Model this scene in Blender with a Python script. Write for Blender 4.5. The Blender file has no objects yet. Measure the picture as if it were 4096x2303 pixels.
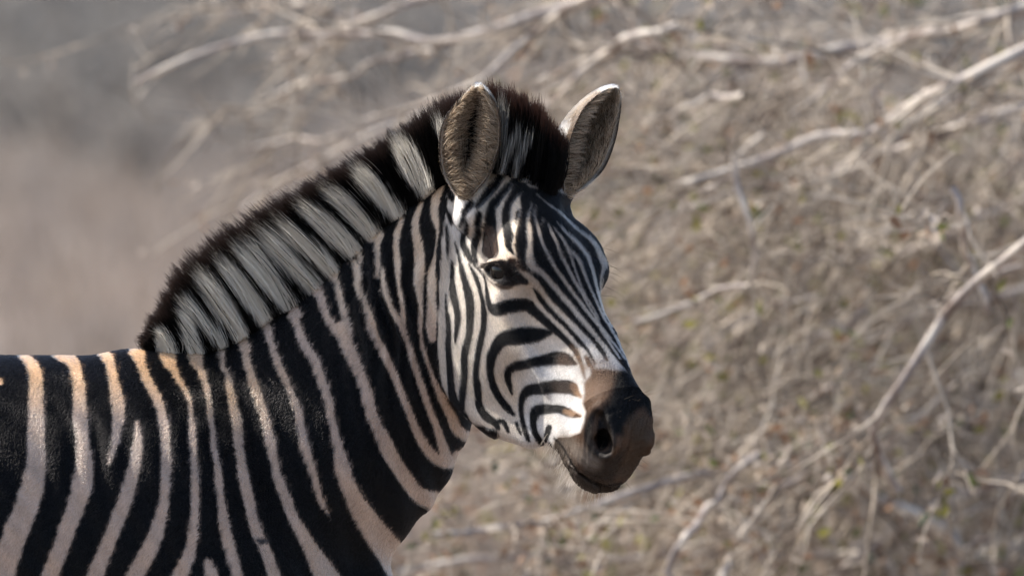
import bpy, math
import numpy as np

# ------------------------------------------------------------------ camera, sky, sun, exposure
SC = bpy.context.scene
COL = SC.collection
# ---- camera geometry shared by the camera object and the coat pattern
MPP = .00037                                          # metres per source pixel at the zebra
CAM = np.array([0., -16., 2.0]); AIM = np.array([0., 0., 1.312])
_f = (AIM - CAM) / np.linalg.norm(AIM - CAM); _r = np.array([1., 0, 0]); _u = np.cross(_r, _f)
DIST = np.linalg.norm(AIM - CAM)
def project(P):
    d = P - CAM; z = d @ _f
    return 2048 + (d @ _r) / z * DIST / MPP, 1151.5 - (d @ _u) / z * DIST / MPP
def ray(px, py):
    return _f * DIST + _r * (px - 2048) * MPP - _u * (py - 1151.5) * MPP
def at_y(px, py, y):
    d = ray(px, py); return CAM + d * ((y - CAM[1]) / d[1])
YAW, PITCH = math.radians(57), math.radians(57)
HA = np.array([math.cos(PITCH) * math.cos(YAW), -math.cos(PITCH) * math.sin(YAW), -math.sin(PITCH)])
HU = np.array([math.sin(PITCH) * math.cos(YAW), -math.sin(PITCH) * math.sin(YAW), math.cos(PITCH)])
HR = np.array([-math.sin(YAW), -math.cos(YAW), 0.])
HO = at_y(2080, 740, -.12)
def feat(px, py, r):
    d = ray(px, py); o = CAM - HO
    t = (r - o @ HR) / (d @ HR); q = o + d * t
    return np.array([q @ HA, q @ HU, r])
cam = bpy.data.cameras.new('camera'); cam_o = bpy.data.objects.new('camera', cam); COL.objects.link(cam_o)
from mathutils import Matrix, Vector
cam_o.matrix_world = Matrix(((_r[0], _u[0], -_f[0], CAM[0]), (_r[1], _u[1], -_f[1], CAM[1]), (_r[2], _u[2], -_f[2], CAM[2]), (0, 0, 0, 1)))
cam.sensor_width = 36; cam.lens = 36 * DIST / (4096 * MPP)
cam.clip_start = .5; cam.clip_end = 3000
cam.dof.use_dof = True; cam.dof.focus_distance = DIST - .10; cam.dof.aperture_fstop = 4.9; cam.dof.aperture_blades = 9
SC.camera = cam_o
SUN = np.array([-.60, .255, .73]); SUN /= np.linalg.norm(SUN)        # towards the sun
w = bpy.data.worlds.new('World'); SC.world = w; w.use_nodes = True
nt = w.node_tree; nt.nodes.clear()
sky = nt.nodes.new('ShaderNodeTexSky'); sky.sky_type = 'NISHITA'; sky.sun_disc = False
sky.sun_elevation = math.asin(SUN[2]); sky.sun_rotation = math.atan2(SUN[0], SUN[1])
sky.dust_density = 2.0; sky.air_density = 1.0
bg = nt.nodes.new('ShaderNodeBackground'); bg.inputs['Strength'].default_value = .14
out = nt.nodes.new('ShaderNodeOutputWorld')
nt.links.new(sky.outputs[0], bg.inputs[0]); nt.links.new(bg.outputs[0], out.inputs[0])
sl = bpy.data.lights.new('sun', 'SUN'); sl.energy = 4.5; sl.angle = math.radians(.6); sl.color = (1, .93, .83)
so = bpy.data.objects.new('sun', sl); COL.objects.link(so)
so.rotation_euler = Vector(SUN).to_track_quat('Z', 'Y').to_euler()
SC.view_settings.view_transform = 'Standard'; SC.view_settings.look = 'None'
SC.view_settings.exposure = .66; SC.view_settings.gamma = 1; SC.view_settings.use_curve_mapping = False
SC.render.engine = 'CYCLES'
cy = SC.cycles
cy.use_denoising = True; cy.denoiser = 'OPENIMAGEDENOISE'; cy.denoising_input_passes = 'RGB_ALBEDO_NORMAL'
cy.max_bounces = 10; cy.transparent_max_bounces = 8
cy.sample_clamp_indirect = 6
RNG = np.random.default_rng(11)

# ------------------------------------------------------------------ small helpers
def nd(t, kind, **kw):
    n = t.nodes.new(kind)
    for k, v in kw.items():
        if k in n.inputs.keys(): n.inputs[k].default_value = v
        else: setattr(n, k, v)
    return n
def material(name):
    m = bpy.data.materials.new(name); m.use_nodes = True
    return m, m.node_tree, m.node_tree.nodes['Principled BSDF']
def link(o, parent=None, **props):
    COL.objects.link(o)
    if parent is not None: o.parent = parent
    for k, v in props.items(): o[k] = v
    return o
def mesh_obj(name, V, F, mat, parent=None, smooth=True, attrs=None, **props):
    me = bpy.data.meshes.new(name)
    V = np.asarray(V, np.float32)
    if isinstance(F, np.ndarray):
        n, k = F.shape
        me.vertices.add(len(V)); me.vertices.foreach_set('co', V.ravel())
        me.loops.add(n * k); me.loops.foreach_set('vertex_index', F.astype(np.int32).ravel())
        me.polygons.add(n); me.polygons.foreach_set('loop_start', np.arange(0, n * k, k, dtype=np.int32))
        me.update(calc_edges=True)
    else:
        me.from_pydata(V.tolist(), [], F)
    if smooth: me.polygons.foreach_set('use_smooth', np.ones(len(me.polygons), bool))
    for nm, (dom, arr) in (attrs or {}).items():
        arr = np.asarray(arr, np.float32)
        if arr.ndim == 1:
            a = me.attributes.new(nm, 'FLOAT', dom); a.data.foreach_set('value', arr)
        else:
            a = me.attributes.new(nm, 'FLOAT_COLOR', dom)
            a.data.foreach_set('color', np.hstack([arr, np.ones((len(arr), 1), np.float32)]).ravel() if arr.shape[1] == 3 else arr.ravel())
    me.materials.append(mat)
    return link(bpy.data.objects.new(name, me), parent, **props)
def hair_obj(name, P, R, colr, mat, parent=None, **props):
    """P (n, k, 3) points, R (n, k) radii, colr (n, k, 3)"""
    n, k, _ = P.shape
    cv = bpy.data.hair_curves.new(name)
    cv.add_curves([k] * n)
    cv.points.foreach_set('position', np.ascontiguousarray(P, np.float32).ravel())
    cv.points.foreach_set('radius', np.ascontiguousarray(R, np.float32).ravel())
    a = cv.attributes.new('tone', 'FLOAT_COLOR', 'POINT')
    c4 = np.ones((n * k, 4), np.float32); c4[:, :3] = np.broadcast_to(colr, (n, k, 3)).reshape(-1, 3)
    a.data.foreach_set('color', c4.ravel())
    cv.materials.append(mat)
    return link(bpy.data.objects.new(name, cv), parent, **props)
def unit(v): return v / (np.linalg.norm(v, axis=-1, keepdims=True) + 1e-12)
def sstep(a, b, x):
    t = np.clip((x - a) / (b - a), 0, 1); return t * t * (3 - 2 * t)
def vnoise(P, f, seed=0):
    """cheap smooth value noise on (n, 2|3) points, about -1..1"""
    r = np.random.default_rng(seed); out = 0
    for i in range(7):
        k = unit(r.normal(size=P.shape[1])) * f * r.uniform(.6, 1.6)
        out = out + np.sin(P @ k * 6.283 + r.uniform(0, 6.28))
    return out / 3.2
def catmull(p, step):
    p = np.asarray(p, float); out = []
    q = np.vstack([2 * p[0] - p[1], p, 2 * p[-1] - p[-2]])
    for i in range(1, len(q) - 2):
        n = max(1, int(np.hypot(*(q[i + 1, :2] - q[i, :2])) / step))
        t = (np.arange(n) / n)[:, None]
        a, b, c, d = q[i - 1], q[i], q[i + 1], q[i + 2]
        out.append(.5 * (2 * b + (c - a) * t + (2 * a - 5 * b + 4 * c - d) * t * t + (3 * b - a - 3 * c + d) * t ** 3))
    return np.vstack(out + [p[-1:]])

RS = 2.0                                             # source pixels per raster cell
RX0, RY0, RW, RH = -300, 200, 1500, 1150             # raster origin (source px) and size (cells)
def stroke_dist(strokes, big=60.):
    D = np.full((RH, RW), big, np.float32)
    for st in strokes:
        c = catmull(st, 9.)
        for (x0, y0, r0), (x1, y1, r1) in zip(c[:-1], c[1:]):
            m = max(r0, r1, 1) + 24
            i0 = int((min(x0, x1) - m - RX0) / RS); i1 = int((max(x0, x1) + m - RX0) / RS) + 2
            j0 = int((min(y0, y1) - m - RY0) / RS); j1 = int((max(y0, y1) + m - RY0) / RS) + 2
            i0, j0, i1, j1 = max(i0, 0), max(j0, 0), min(i1, RW), min(j1, RH)
            if i1 <= i0 or j1 <= j0: continue
            X = (np.arange(i0, i1) * RS + RX0)[None]; Y = (np.arange(j0, j1) * RS + RY0)[:, None]
            dx, dy = x1 - x0, y1 - y0; L = dx * dx + dy * dy + 1e-9
            t = np.clip(((X - x0) * dx + (Y - y0) * dy) / L, 0, 1)
            d = np.hypot(X - x0 - t * dx, Y - y0 - t * dy) - (r0 + t * (r1 - r0))
            D[j0:j1, i0:i1] = np.minimum(D[j0:j1, i0:i1], d)
    return D
def poly_dist(pts, big=60.):
    P = np.asarray(pts, float)
    X = (np.arange(RW) * RS + RX0)[None]; Y = (np.arange(RH) * RS + RY0)[:, None]
    D = np.full((RH, RW), 1e9); ins = np.zeros((RH, RW), bool)
    for (x0, y0), (x1, y1) in zip(P, np.roll(P, -1, 0)):
        dx, dy = x1 - x0, y1 - y0
        t = np.clip(((X - x0) * dx + (Y - y0) * dy) / (dx * dx + dy * dy + 1e-9), 0, 1)
        D = np.minimum(D, np.hypot(X - x0 - t * dx, Y - y0 - t * dy))
        if abs(dy) > 1e-9: ins ^= ((Y >= y0) != (Y >= y1)) & (X < (Y - y0) * dx / dy + x0)
    return np.clip(np.where(ins, -D, D), -big, big).astype(np.float32)
def coat_fields():
    body = -stroke_dist(BODY_WHITE)                  # > 0 where the coat is white
    ext = []
    for st in MANE_WHITE:                             # the pale locks start a little below the crest
        d = st[0, :2] - st[1, :2]; d = d / (np.hypot(*d) + 1e-9)
        ext.append(np.vstack([[st[0, 0] + d[0] * 34, st[0, 1] + d[1] * 34, st[0, 2] * .8], st]))
    mane = -stroke_dist(ext)
    f = np.full((RH, RW), 60., np.float32)
    for op, items in FACE:
        if op == 'k': f = np.minimum(f, stroke_dist(items))
        elif op == 'w': f = np.maximum(f, -stroke_dist(items))
        else:
            for c, pts in items: f = np.minimum(f, poly_dist([(x * c[0] + c[1], y * c[0] + c[2]) for x, y in pts]))
    return body, mane, f
def sample(F, px, py):
    x = np.clip((px - RX0) / RS, 0, RW - 1.001); y = np.clip((py - RY0) / RS, 0, RH - 1.001)
    i = x.astype(int); j = y.astype(int); u = x - i; v = y - j
    return (F[j, i] * (1 - u) + F[j, i + 1] * u) * (1 - v) + (F[j + 1, i] * (1 - u) + F[j + 1, i + 1] * u) * v
# ---- coat pattern, measured on the photograph (crop scale, x offset, y offset) -> source pixels
C1 = (.6925, 0, 1300); C2 = (.6925, 900, 1300); C3 = (.6906, 500, 600); C4 = (.4834, 1300, 600)
C5 = (.5523, 1600, 300); C6 = (.4834, 1800, 900); C7 = (.5525, 1900, 1300); C9 = (.5181, 1700, 1000)

def S(c, *p):
    """stroke: x, y, full width triples -> source pixels, radius"""
    a = np.array(p, float).reshape(-1, 3)
    s, ox, oy = c
    return np.stack([a[:, 0] * s + ox, a[:, 1] * s + oy, a[:, 2] * s * .5], 1)

BODY_WHITE = [
 S(C1, -12,325,40, 2,325,44),
 S(C1, 118,184,14, 150,192,50, 190,228,76, 208,290,86, 212,400,92, 212,550,98, 213,700,108, 210,820,122, 188,930,136, 150,1060,140, 105,1160,142, 62,1290,140, 8,1450,140, -60,1640,140),
 S(C1, 315,184,10, 370,188,56, 420,205,76, 445,262,76, 456,350,78, 465,450,86, 470,550,86, 477,650,82, 486,750,96, 487,850,115, 468,950,117, 437,1050,106, 398,1150,100, 360,1260,98, 322,1360,98, 285,1460,105, 220,1640,110),
 S(C1, 570,166,10, 620,176,74, 646,235,62, 657,300,62, 673,380,72, 684,450,86, 688,520,74, 680,600,60, 664,680,48, 648,740,36, 635,795,20),
 S(C1, 795,552,20, 798,600,40, 795,700,66, 780,800,72, 755,900,82, 727,1000,86, 688,1100,84, 648,1200,84, 608,1300,86, 545,1455,96, 470,1640,100),
 S(C1, 750,160,10, 800,165,84, 820,220,62, 848,300,60, 890,380,62, 923,450,62, 940,520,60, 952,600,66, 960,700,60, 965,800,60, 960,900,60, 953,1000,62, 930,1100,74, 902,1200,90, 860,1300,96, 775,1455,100, 690,1640,100),
 S(C1, 940,150,50, 978,170,90, 1000,230,58, 1028,300,44, 1070,370,34, 1097,450,34, 1107,550,36, 1115,650,48, 1120,750,44, 1126,850,46, 1128,950,54, 1126,1050,54, 1120,1150,58, 1110,1250,66, 1083,1350,78, 1035,1450,90, 960,1640,90),
 S(C1, 1130,120,50, 1143,180,50, 1157,230,46, 1177,300,46, 1202,400,40, 1212,500,38, 1228,600,36, 1236,700,38, 1252,800,42, 1266,900,46, 1276,1000,48, 1290,1100,62, 1308,1200,68, 1333,1300,68, 1376,1450,66, 1440,1640,70),
 S(C1, 1200,1365,54, 1215,1400,65, 1230,1455,70, 1260,1640,70),
 S(C2, -30,100,24, -26,165,18, -12,230,30, 20,290,42, 38,400,52, 60,500,60, 74,600,64, 82,700,54, 95,800,58, 115,900,66, 138,1000,68, 158,1100,62, 190,1200,72, 235,1300,68, 290,1455,76, 350,1640,80),
 S(C2, 50,-40,90, 62,0,80, 95,60,62, 112,130,50, 130,200,48, 155,300,54, 190,400,60, 226,500,58, 250,600,62, 268,700,64, 290,800,54, 316,900,60, 355,1000,66, 392,1100,66, 447,1200,76, 505,1300,92, 590,1450,140, 700,1640,160),
 S(C2, 220,-40,54, 235,0,48, 270,100,44, 303,200,52, 346,300,46, 389,400,42, 427,500,56, 443,600,52, 465,700,62, 495,800,52, 526,900,40, 553,1000,40, 588,1060,26, 615,1108,10),
 S(C3, 960,880,70, 985,950,58), S(C2, 395,-60,62, 422,0,52, 457,100,58, 520,200,60, 557,300,60, 590,400,56, 608,500,52, 632,600,52, 655,700,64, 678,800,88, 705,900,96, 752,1000,105, 810,1100,130, 880,1200,150, 950,1290,170, 1010,1370,200),
 S(C2, 690,0,80, 695,80,85, 740,180,78, 785,290,66, 820,390,74, 848,500,74, 892,600,74, 935,700,90, 990,800,84, 1060,900,88, 1130,980,95, 1230,1010,120),
 S(C3, 1110,790,70, 1125,815,60, 1150,900,50, 1185,980,52, 1240,1050,70),
 S(C3, 1200,715,60, 1215,740,50, 1240,810,42, 1262,900,46, 1280,980,52, 1285,1060,80),
 S(C4, 245,915,50, 270,1000,75, 275,1080,75, 290,1160,60, 305,1230,30, 330,1220,14),
 S(C4, 325,1180,15, 340,1260,50, 365,1350,70, 395,1450,80), S(C2, 850,10,60, 895,110,50, 940,200,50, 985,300,45, 1025,400,46, 1065,500,46, 1105,600,50, 1155,690,60, 1215,760,65, 1290,785,75, 1380,740,80),
 S(C4, 455,690,75, 435,760,66, 440,850,50, 440,950,50, 435,1040,34), S(C4, 478,960,26, 482,1060,46, 500,1150,62, 522,1220,56, 550,1300,50, 590,1370,60, 640,1450,60),
 S(C4, 640,570,40, 600,690,58, 590,800,50, 600,900,58, 605,1000,50, 610,1080,36, 625,1180,42, 640,1280,40, 650,1400,45, 645,1450,60),
 S(C2, 1022,0,42, 1058,100,36, 1088,200,42, 1120,300,40, 1155,400,44, 1190,500,42, 1230,600,46, 1262,700,60, 1290,770,70),
 S(C4, 800,440,36, 755,560,60, 755,680,75, 775,800,85, 785,900,90, 785,1000,95, 780,1100,85, 785,1200,55, 795,1300,40, 790,1450,44),
 S(C2, 1127,0,24, 1138,100,26, 1168,200,24, 1203,300,26, 1245,400,46, 1300,500,62, 1345,600,66, 1420,645,66),
 S(C4, 975,290,40, 920,400,75, 905,500,70, 925,600,55, 935,680,25, 920,800,15, 905,900,30, 885,1000,66, 890,1100,85, 885,1200,80, 885,1300,85, 880,1450,90, 890,1560,60),
]
MANE_WHITE = [
 S(C3, 250,1190,90, 230,1120,80, 205,1060,40),
 S(C3, 410,1190,84, 375,1060,80, 345,930,50, 340,900,20),
 S(C3, 568,1190,26, 560,1120,44, 500,1050,60, 430,960,44, 385,890,40, 370,860,20),
 S(C3, 690,1110,60, 650,1040,80, 560,900,110, 480,780,100, 445,750,60),
 S(C3, 820,1010,60, 790,940,84, 700,830,90, 620,720,80, 570,660,56, 560,650,20),
 S(C3, 970,910,70, 920,860,84, 830,760,100, 740,660,90, 690,600,70, 670,580,40), S(C3, 880,780,60, 800,660,50, 745,560,40, 740,540,16),
 S(C3, 1125,820,70, 1080,770,96, 980,680,100, 880,570,110, 830,510,90, 815,500,60),
 S(C3, 1235,740,60, 1190,680,84, 1090,590,92, 990,510,90, 930,450,80, 915,430,50),
 S(C3, 1355,620,60, 1310,570,90, 1210,480,100, 1120,400,100, 1060,350,80, 1045,335,40),
 S(C4, 450,720,90, 380,690,120, 250,550,130, 140,430,150, 60,370,110),
 S(C4, 640,560,80, 570,500,120, 450,370,130, 350,260,150, 310,200,110),
 S(C4, 860,380,90, 820,300,120, 740,180,160, 680,60,170, 640,-20,130, 620,-60,80),
 S(C5, 310,420,50, 290,380,60, 275,340,40),
 S(C5, 732,560,24, 742,450,40, 750,350,48, 752,280,48, 740,220,36, 735,200,20),
 S(C5, 740,690,16, 775,590,18, 820,480,24, 860,410,18, 865,390,10),
 S(C5, 830,740,16, 840,650,26, 880,560,44, 920,490,44, 950,445,20),
]
FACE = [  # painted in order on white; k = black, w = white
 ('k', [S(C4, 980,330,55, 965,450,45, 957,560,35, 952,650,30, 950,760,25, 945,850,20, 940,960,14, 935,1100,10),
        S(C4, 1000,600,14, 1008,660,24, 1014,730,24, 1010,800,20, 1005,865,8), S(C4, 1022,340,40, 1045,385,46, 1050,400,24),
        S(C4, 1008,490,16, 1030,540,40, 1045,590,20), S(C9, 160,320,8, 166,420,16, 180,520,34, 185,620,40, 180,720,44, 185,820,46, 190,920,46, 196,1020,50, 212,1120,60, 245,1200,62, 292,1262,56, 345,1315,18),
        S(C4, 1040,890,12, 1050,980,35, 1055,1080,50, 1065,1180,58, 1085,1280,55), S(C6, 50,660,54, 62,720,50, 62,780,45, 50,880,26, 45,950,10),
        S(C6, 40,130,12, 48,180,14, 65,230,20, 90,300,35, 115,400,45, 140,500,55, 160,600,65, 165,700,65, 160,800,58, 150,900,52, 128,1000,56, 114,1100,54, 114,1200,52, 106,1300,50, 92,1450,54, 80,1600,50),
        S(C6, 160,305,10, 195,380,25, 225,450,34, 250,550,30, 268,620,35, 280,720,45, 275,820,45, 260,900,50, 235,1000,50, 220,1100,45, 212,1200,42, 215,1300,50, 230,1400,55), S(C7, 15,400,44, 20,480,45, 25,560,50, 50,620,55, 90,665,60, 140,700,45, 165,735,34), S(C7, 150,690,30, 200,690,34, 225,730,30, 240,765,18),
        S(C6, 110,215,8, 200,310,12, 260,385,12, 290,450,14, 300,520,22, 312,590,36, 330,650,50, 375,690,95, 440,675,100, 520,660,105, 600,652,100, 660,665,95, 730,725,85, 810,800,75, 890,870,70, 960,930,70, 1010,990,60, 1050,1050,45, 1075,1110,26),
        S(C6, 855,876,16, 790,885,60, 730,895,105, 640,905,135, 550,912,135, 470,922,120, 415,950,105, 370,1020,85, 340,1100,70, 330,1180,60, 335,1250,56), S(C7, 105,200,42, 105,290,44, 115,380,46, 140,460,52, 180,530,54, 230,590,50, 275,638,26),
        S(C7, 735,275,14, 660,240,80, 580,232,90, 500,250,78, 420,262,66, 350,278,64, 290,290,60, 240,325,54, 235,380,46, 250,440,32, 264,495,10),
        S(C7, 735,500,30, 690,448,96, 600,440,96, 520,445,90, 440,455,80, 380,470,72, 345,510,50, 330,580,36, 335,650,32, 350,720,35, 370,790,35, 390,835,18),
        S(C7, 750,655,20, 690,635,56, 620,605,60, 570,600,60, 500,600,70, 440,620,80, 420,680,50, 430,760,45, 460,820,45, 490,870,28, 520,890,12),
        S(C7, 535,735,44, 520,790,40, 508,835,20), S(C7, 540,850,22, 555,890,22, 580,930,16), S(C7, 298,700,18, 312,745,24, 334,785,12),
        S(C6, 130,-40,20, 120,20,35, 105,90,45, 115,160,55, 150,220,48, 190,280,26, 220,335,10), S(C6, 250,-80,50, 235,0,55, 215,80,60, 200,160,55, 205,230,38, 225,300,18),
        S(C6, 350,-100,60, 345,0,84, 330,60,114, 330,130,124, 335,190,134, 350,225,110),
        S(C5, 745,730,40, 700,800,50, 640,870,50, 590,930,40, 560,970,16), S(C5, 520,940,44, 480,990,40, 445,1045,26, 420,1090,10),
        S(C5, 850,780,60, 780,850,62, 720,910,58, 665,965,60, 655,1050,64),
        S(C5, 900,820,60, 830,880,50, 790,940,44, 775,1020,58, 780,1100,64, 795,1200,62, 830,1270,56), S(C6, 500,100,70, 500,180,70, 545,235,50),
        ]),
 ('kpoly', [(C6, [(560,-100),(545,230),(590,330),(612,372),(640,372),(720,400),(800,470),(900,590),(1000,690),(1100,800),(1200,900),(1300,1010),(1420,1160),(1520,1260),(1700,1200),(1500,800),(1400,500),(1400,300),(1300,50),(1100,-150),(900,-250),(700,-200)]),
             (C5, [(880,1000),(880,900),(850,830),(870,790),(950,830),(1050,850),(1180,880),(1300,1000),(1400,1100),(1300,1200),(1000,1150)])]),
 ('k', [S(C6, 690,520,14, 740,590,45, 800,660,52, 870,730,56, 940,800,62, 1010,870,66, 1070,940,62, 1130,1000,50, 1170,1070,30, 1195,1140,14),
        S(C6, 625,385,8, 680,410,40, 740,455,70, 800,520,75, 870,590,76, 940,655,78, 1010,730,76, 1080,800,74, 1150,880,66, 1210,960,56, 1260,1040,40, 1300,1110,20),
        S(C6, 1130,1100,50, 1150,1150,40)]),
 ('w', [S(C5, 968,940,11.2, 950,990,19.2, 938,1060,24.0, 940,1130,32.0, 945,1200,41.6), S(C6, 665,0,36.8, 672,80,40.0, 670,160,48.0, 665,240,64.0, 668,310,80.0, 690,345,67.2, 745,378,52.8, 800,430,48.0, 870,510,48.0, 940,590,48.0, 1010,670,46.4, 1080,760,46.4, 1150,840,44.8, 1220,930,36.8, 1290,1020,36.8, 1350,1110,36.8, 1390,1170,32.0),
        S(C6, 590,395,36.8, 650,412,41.6, 710,470,46.4, 760,545,49.6, 820,622,48.0, 880,692,46.4, 950,762,44.8, 1020,842,44.0, 1090,920,43.2, 1150,1000,38.4, 1190,1070,32.0, 1220,1135,20.8),
        S(C6, 660,560,32.0, 720,640,44.8, 790,715,43.2, 860,785,41.6, 930,855,41.6, 1000,930,40.0, 1050,1000,36.8, 1090,1080,32.0, 1130,1180,32.0),
        S(C5, 1000,960,8.0, 985,1010,16.0, 1000,1080,20.8, 1020,1150,22.4), S(C6, 730,20,20.8, 750,90,25.6, 780,180,28.8, 820,260,32.0, 870,350,32.0, 930,430,33.6, 980,500,33.6, 1040,580,33.6, 1100,660,32.0, 1160,740,30.4, 1220,810,28.8, 1280,880,24.0, 1340,960,19.2, 1400,1040,16.0, 1440,1100,12.8),
        S(C6, 815,-10,11.2, 830,20,19.2, 850,80,27.2, 890,160,28.0, 920,240,30.4, 960,320,32.0, 1000,400,30.4, 1040,470,28.8, 1090,550,25.6, 1130,630,20.8, 1170,700,17.6, 1210,770,12.8, 1250,830,9.6),
        S(C6, 860,30,8.0, 920,100,22.4, 960,160,27.2, 990,220,28.8, 1010,290,22.4, 1040,380,20.8, 1080,480,19.2, 1120,570,17.6, 1180,680,14.4, 1230,780,11.2),
        S(C6, 990,200,24.0, 1040,250,27.2, 1075,310,27.2, 1105,390,27.2, 1140,480,24.0, 1180,570,22.4, 1220,660,20.8, 1260,750,19.2, 1310,830,17.6, 1370,930,17.6),
        S(C6, 890,-10,9.6, 960,68,25.6, 1020,128,32.0, 1080,190,33.6, 1130,250,36.0, 1160,320,36.0, 1185,400,32.0, 1200,480,25.6, 1220,560,22.4, 1240,640,19.2, 1270,740,17.6),
        S(C6, 960,-40,8.0, 1000,0,20.8, 1050,46,28.8, 1110,90,33.6, 1170,140,38.4, 1215,200,38.4, 1240,260,46.4, 1268,310,52.8, 1262,370,32.0, 1244,440,19.2, 1240,530,14.4, 1246,620,12.8, 1262,690,11.2),
        S(C6, 1264,430,12.8, 1254,520,11.2, 1258,620,12.8, 1275,720,11.2, 1310,800,11.2, 1350,890,11.2, 1390,980,11.2, 1430,1060,11.2),
        S(C5, 1000,880,11.2, 1060,930,11.2, 1130,985,14.4, 1200,1050,17.6, 1280,1120,20.8, 1340,1170,19.2),
        S(C5, 1040,1040,8.0, 1050,1060,11.2, 1030,1100,9.6), S(C5, 770,760,20.8, 740,810,19.2, 690,870,27.2, 630,950,32.0, 615,1020,30.4),
        S(C5, 830,800,11.2, 790,870,24.0, 740,940,32.0, 722,1030,38.4, 728,1100,41.6),
        S(C5, 880,950,8.0, 878,1010,14.4, 860,1080,16.0, 838,1160,19.2, 825,1240,20.8, 842,1300,19.2),
        S(C5, 900,860,6.4, 850,900,11.2, 830,950,8.0),
        S(C7, 905,25,14.4, 950,90,17.6, 1000,170,17.6, 1045,235,14.4), S(C7, 1010,60,9.6, 1050,140,11.2, 1085,220,11.2, 1110,290,8.0)]),
]
OUT_HEAD = np.array([(2246,797),(2312,880),(2373,941),(2412,996),(2428,1046),(2433,1065),(2414,1117),(2411,1190),(2428,1272),(2472,1350),(2486,1366),(2530,1488),(2563,1560),(2596,1615),(2611,1676),(2607,1786),(2585,1836),(2535,1897),(2491,1935),(2475,1957),(2425,1971),(2353,1966),(2298,1941),(2259,1880),(2231,1825),(2176,1789),(2115,1759),(2038,1723),(1955,1709),(1897,1700),(1830,1830),(1770,1950),(1700,2040),(1620,2150),(1530,2290)])
OUT_BACK = np.array([(0,1424),(150,1422),(300,1412),(450,1402),(600,1395),(700,1410)])
EAR_R = np.array([(1909,347),(1876,362),(1843,394),(1812,428),(1788,460),(1768,500),(1760,537),(1757,609),(1766,676),(1779,710),(1793,736),(1812,764),(1834,788),(1860,800),(1885,780),(1909,753),(1934,726),(1953,698),(1970,664),(1981,631),(1992,600),(1998,576),(2000,510),(1996,465),(1987,427),(1970,394),(1948,366),(1930,352)], float)
EAR_L = np.array([(2462,350),(2430,356),(2401,372),(2375,393),(2351,416),(2332,440),(2318,466),(2303,498),(2290,532),(2280,570),(2270,620),(2262,690),(2258,740),(2262,778),(2280,784),(2310,768),(2340,752),(2368,728),(2394,704),(2417,676),(2437,636),(2453,593),(2468,540),(2478,482),(2484,440),(2486,399),(2483,372),(2474,354)], float)
EAR_BASE = {1: (at_y(1884, 862, -.157), at_y(1880, 740, -.147)), -1: (at_y(2232, 830, -.13), at_y(2275, 740, -.105))}
# ---- the zebra's body as a distance field, meshed with surface nets
def unit(v): return v / (np.linalg.norm(v, axis=-1, keepdims=True) + 1e-12)
def smin(a, b, k):
    h = np.maximum(k - np.abs(a - b), 0) / k
    return np.minimum(a, b) - h * h * k * .25
def smax(a, b, k): return -smin(-a, -b, k)
def ell(X, Y, Z, c, r):
    q = np.sqrt(((X - c[0]) / r[0]) ** 2 + ((Y - c[1]) / r[1]) ** 2 + ((Z - c[2]) / r[2]) ** 2)
    return (q - 1) * min(r)
def cap(X, Y, Z, a, b, ra, rb):
    a, b = np.asarray(a, float), np.asarray(b, float); d = b - a
    t = np.clip(((X - a[0]) * d[0] + (Y - a[1]) * d[1] + (Z - a[2]) * d[2]) / (d @ d + 1e-12), 0, 1)
    return np.sqrt((X - a[0] - t * d[0]) ** 2 + (Y - a[1] - t * d[1]) ** 2 + (Z - a[2] - t * d[2]) ** 2) - (ra + t * (rb - ra))
def chain(X, Y, Z, pts):
    D = None
    for p, q in zip(pts[:-1], pts[1:]):
        d = cap(X, Y, Z, p[:3], q[:3], p[3], q[3]); D = d if D is None else np.minimum(D, d)
    return D
def tab(t, col, x):                                   # smooth lookup in a station table
    c = catmull(np.stack([t, col], 1), .004); o = np.argsort(c[:, 0])
    return np.interp(x, c[o, 0], c[o, 1])

HEAD_T = np.array([-.06, 0, .06, .10, .15, .21, .30, .36, .42, .452, .475, .491])
HEAD_U = np.array([.0, .042, .060, .070, .074, .070, .066, .070, .073, .062, .036, .0])
HEAD_BT = np.array([-.06, .0, .05, .13, .2, .265, .31, .345, .41, .45, .475, .491])
HEAD_B = np.array([-.07, -.11, -.165, -.235, -.25, -.225, -.183, -.142, -.098, -.078, -.067, -.054])
HEAD_WT = np.array([-.06, .0, .06, .1, .15, .2, .25, .3, .36, .41, .45, .475, .491])
HEAD_W = np.array([.05, .060, .072, .079, .080, .071, .058, .048, .044, .046, .046, .039, .026])
EYE_R = .0245
EYE_OUT = unit(np.array([.36, .50, .78]))
EYE = feat(2006, 1087, .0815) - (EYE_R - .0025) * EYE_OUT
def feats(*p): return [tuple(feat(x, y, r)) + (w,) for x, y, r, w in p]
LID_UP = feats((1941, 1077, .079, .003), (1962, 1054, .084, .006), (2002, 1041, .086, .0075), (2042, 1056, .080, .0065), (2078, 1100, .066, .0035))
LID_LO = feats((1941, 1079, .079, .003), (1968, 1117, .082, .0045), (2007, 1133, .081, .005), (2046, 1127, .075, .005), (2078, 1104, .066, .004), (2108, 1132, .058, .003))
MOUTH = feats((2215, 1750, .052, .003), (2259, 1802, .054, .004), (2298, 1880, .050, .005), (2331, 1920, .044, .006), (2375, 1958, .032, .007), (2425, 1972, .012, .008)) + [(.505, -.060, 0., .009)]
NOS_RIM = feats((2400, 1622, .040, .006), (2362, 1672, .047, .0075), (2348, 1731, .049, .0075), (2356, 1781, .046, .006), (2385, 1812, .040, .005))
NOS_IN = feats((2405, 1650, .040, .006), (2446, 1715, .036, .008), (2455, 1780, .038, .008), (2425, 1815, .044, .006))
NOS_HOLE = feats((2394, 1668, .048, .008), (2404, 1725, .051, .013), (2412, 1785, .051, .015)) + feats((2420, 1735, .030, .012),)

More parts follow.
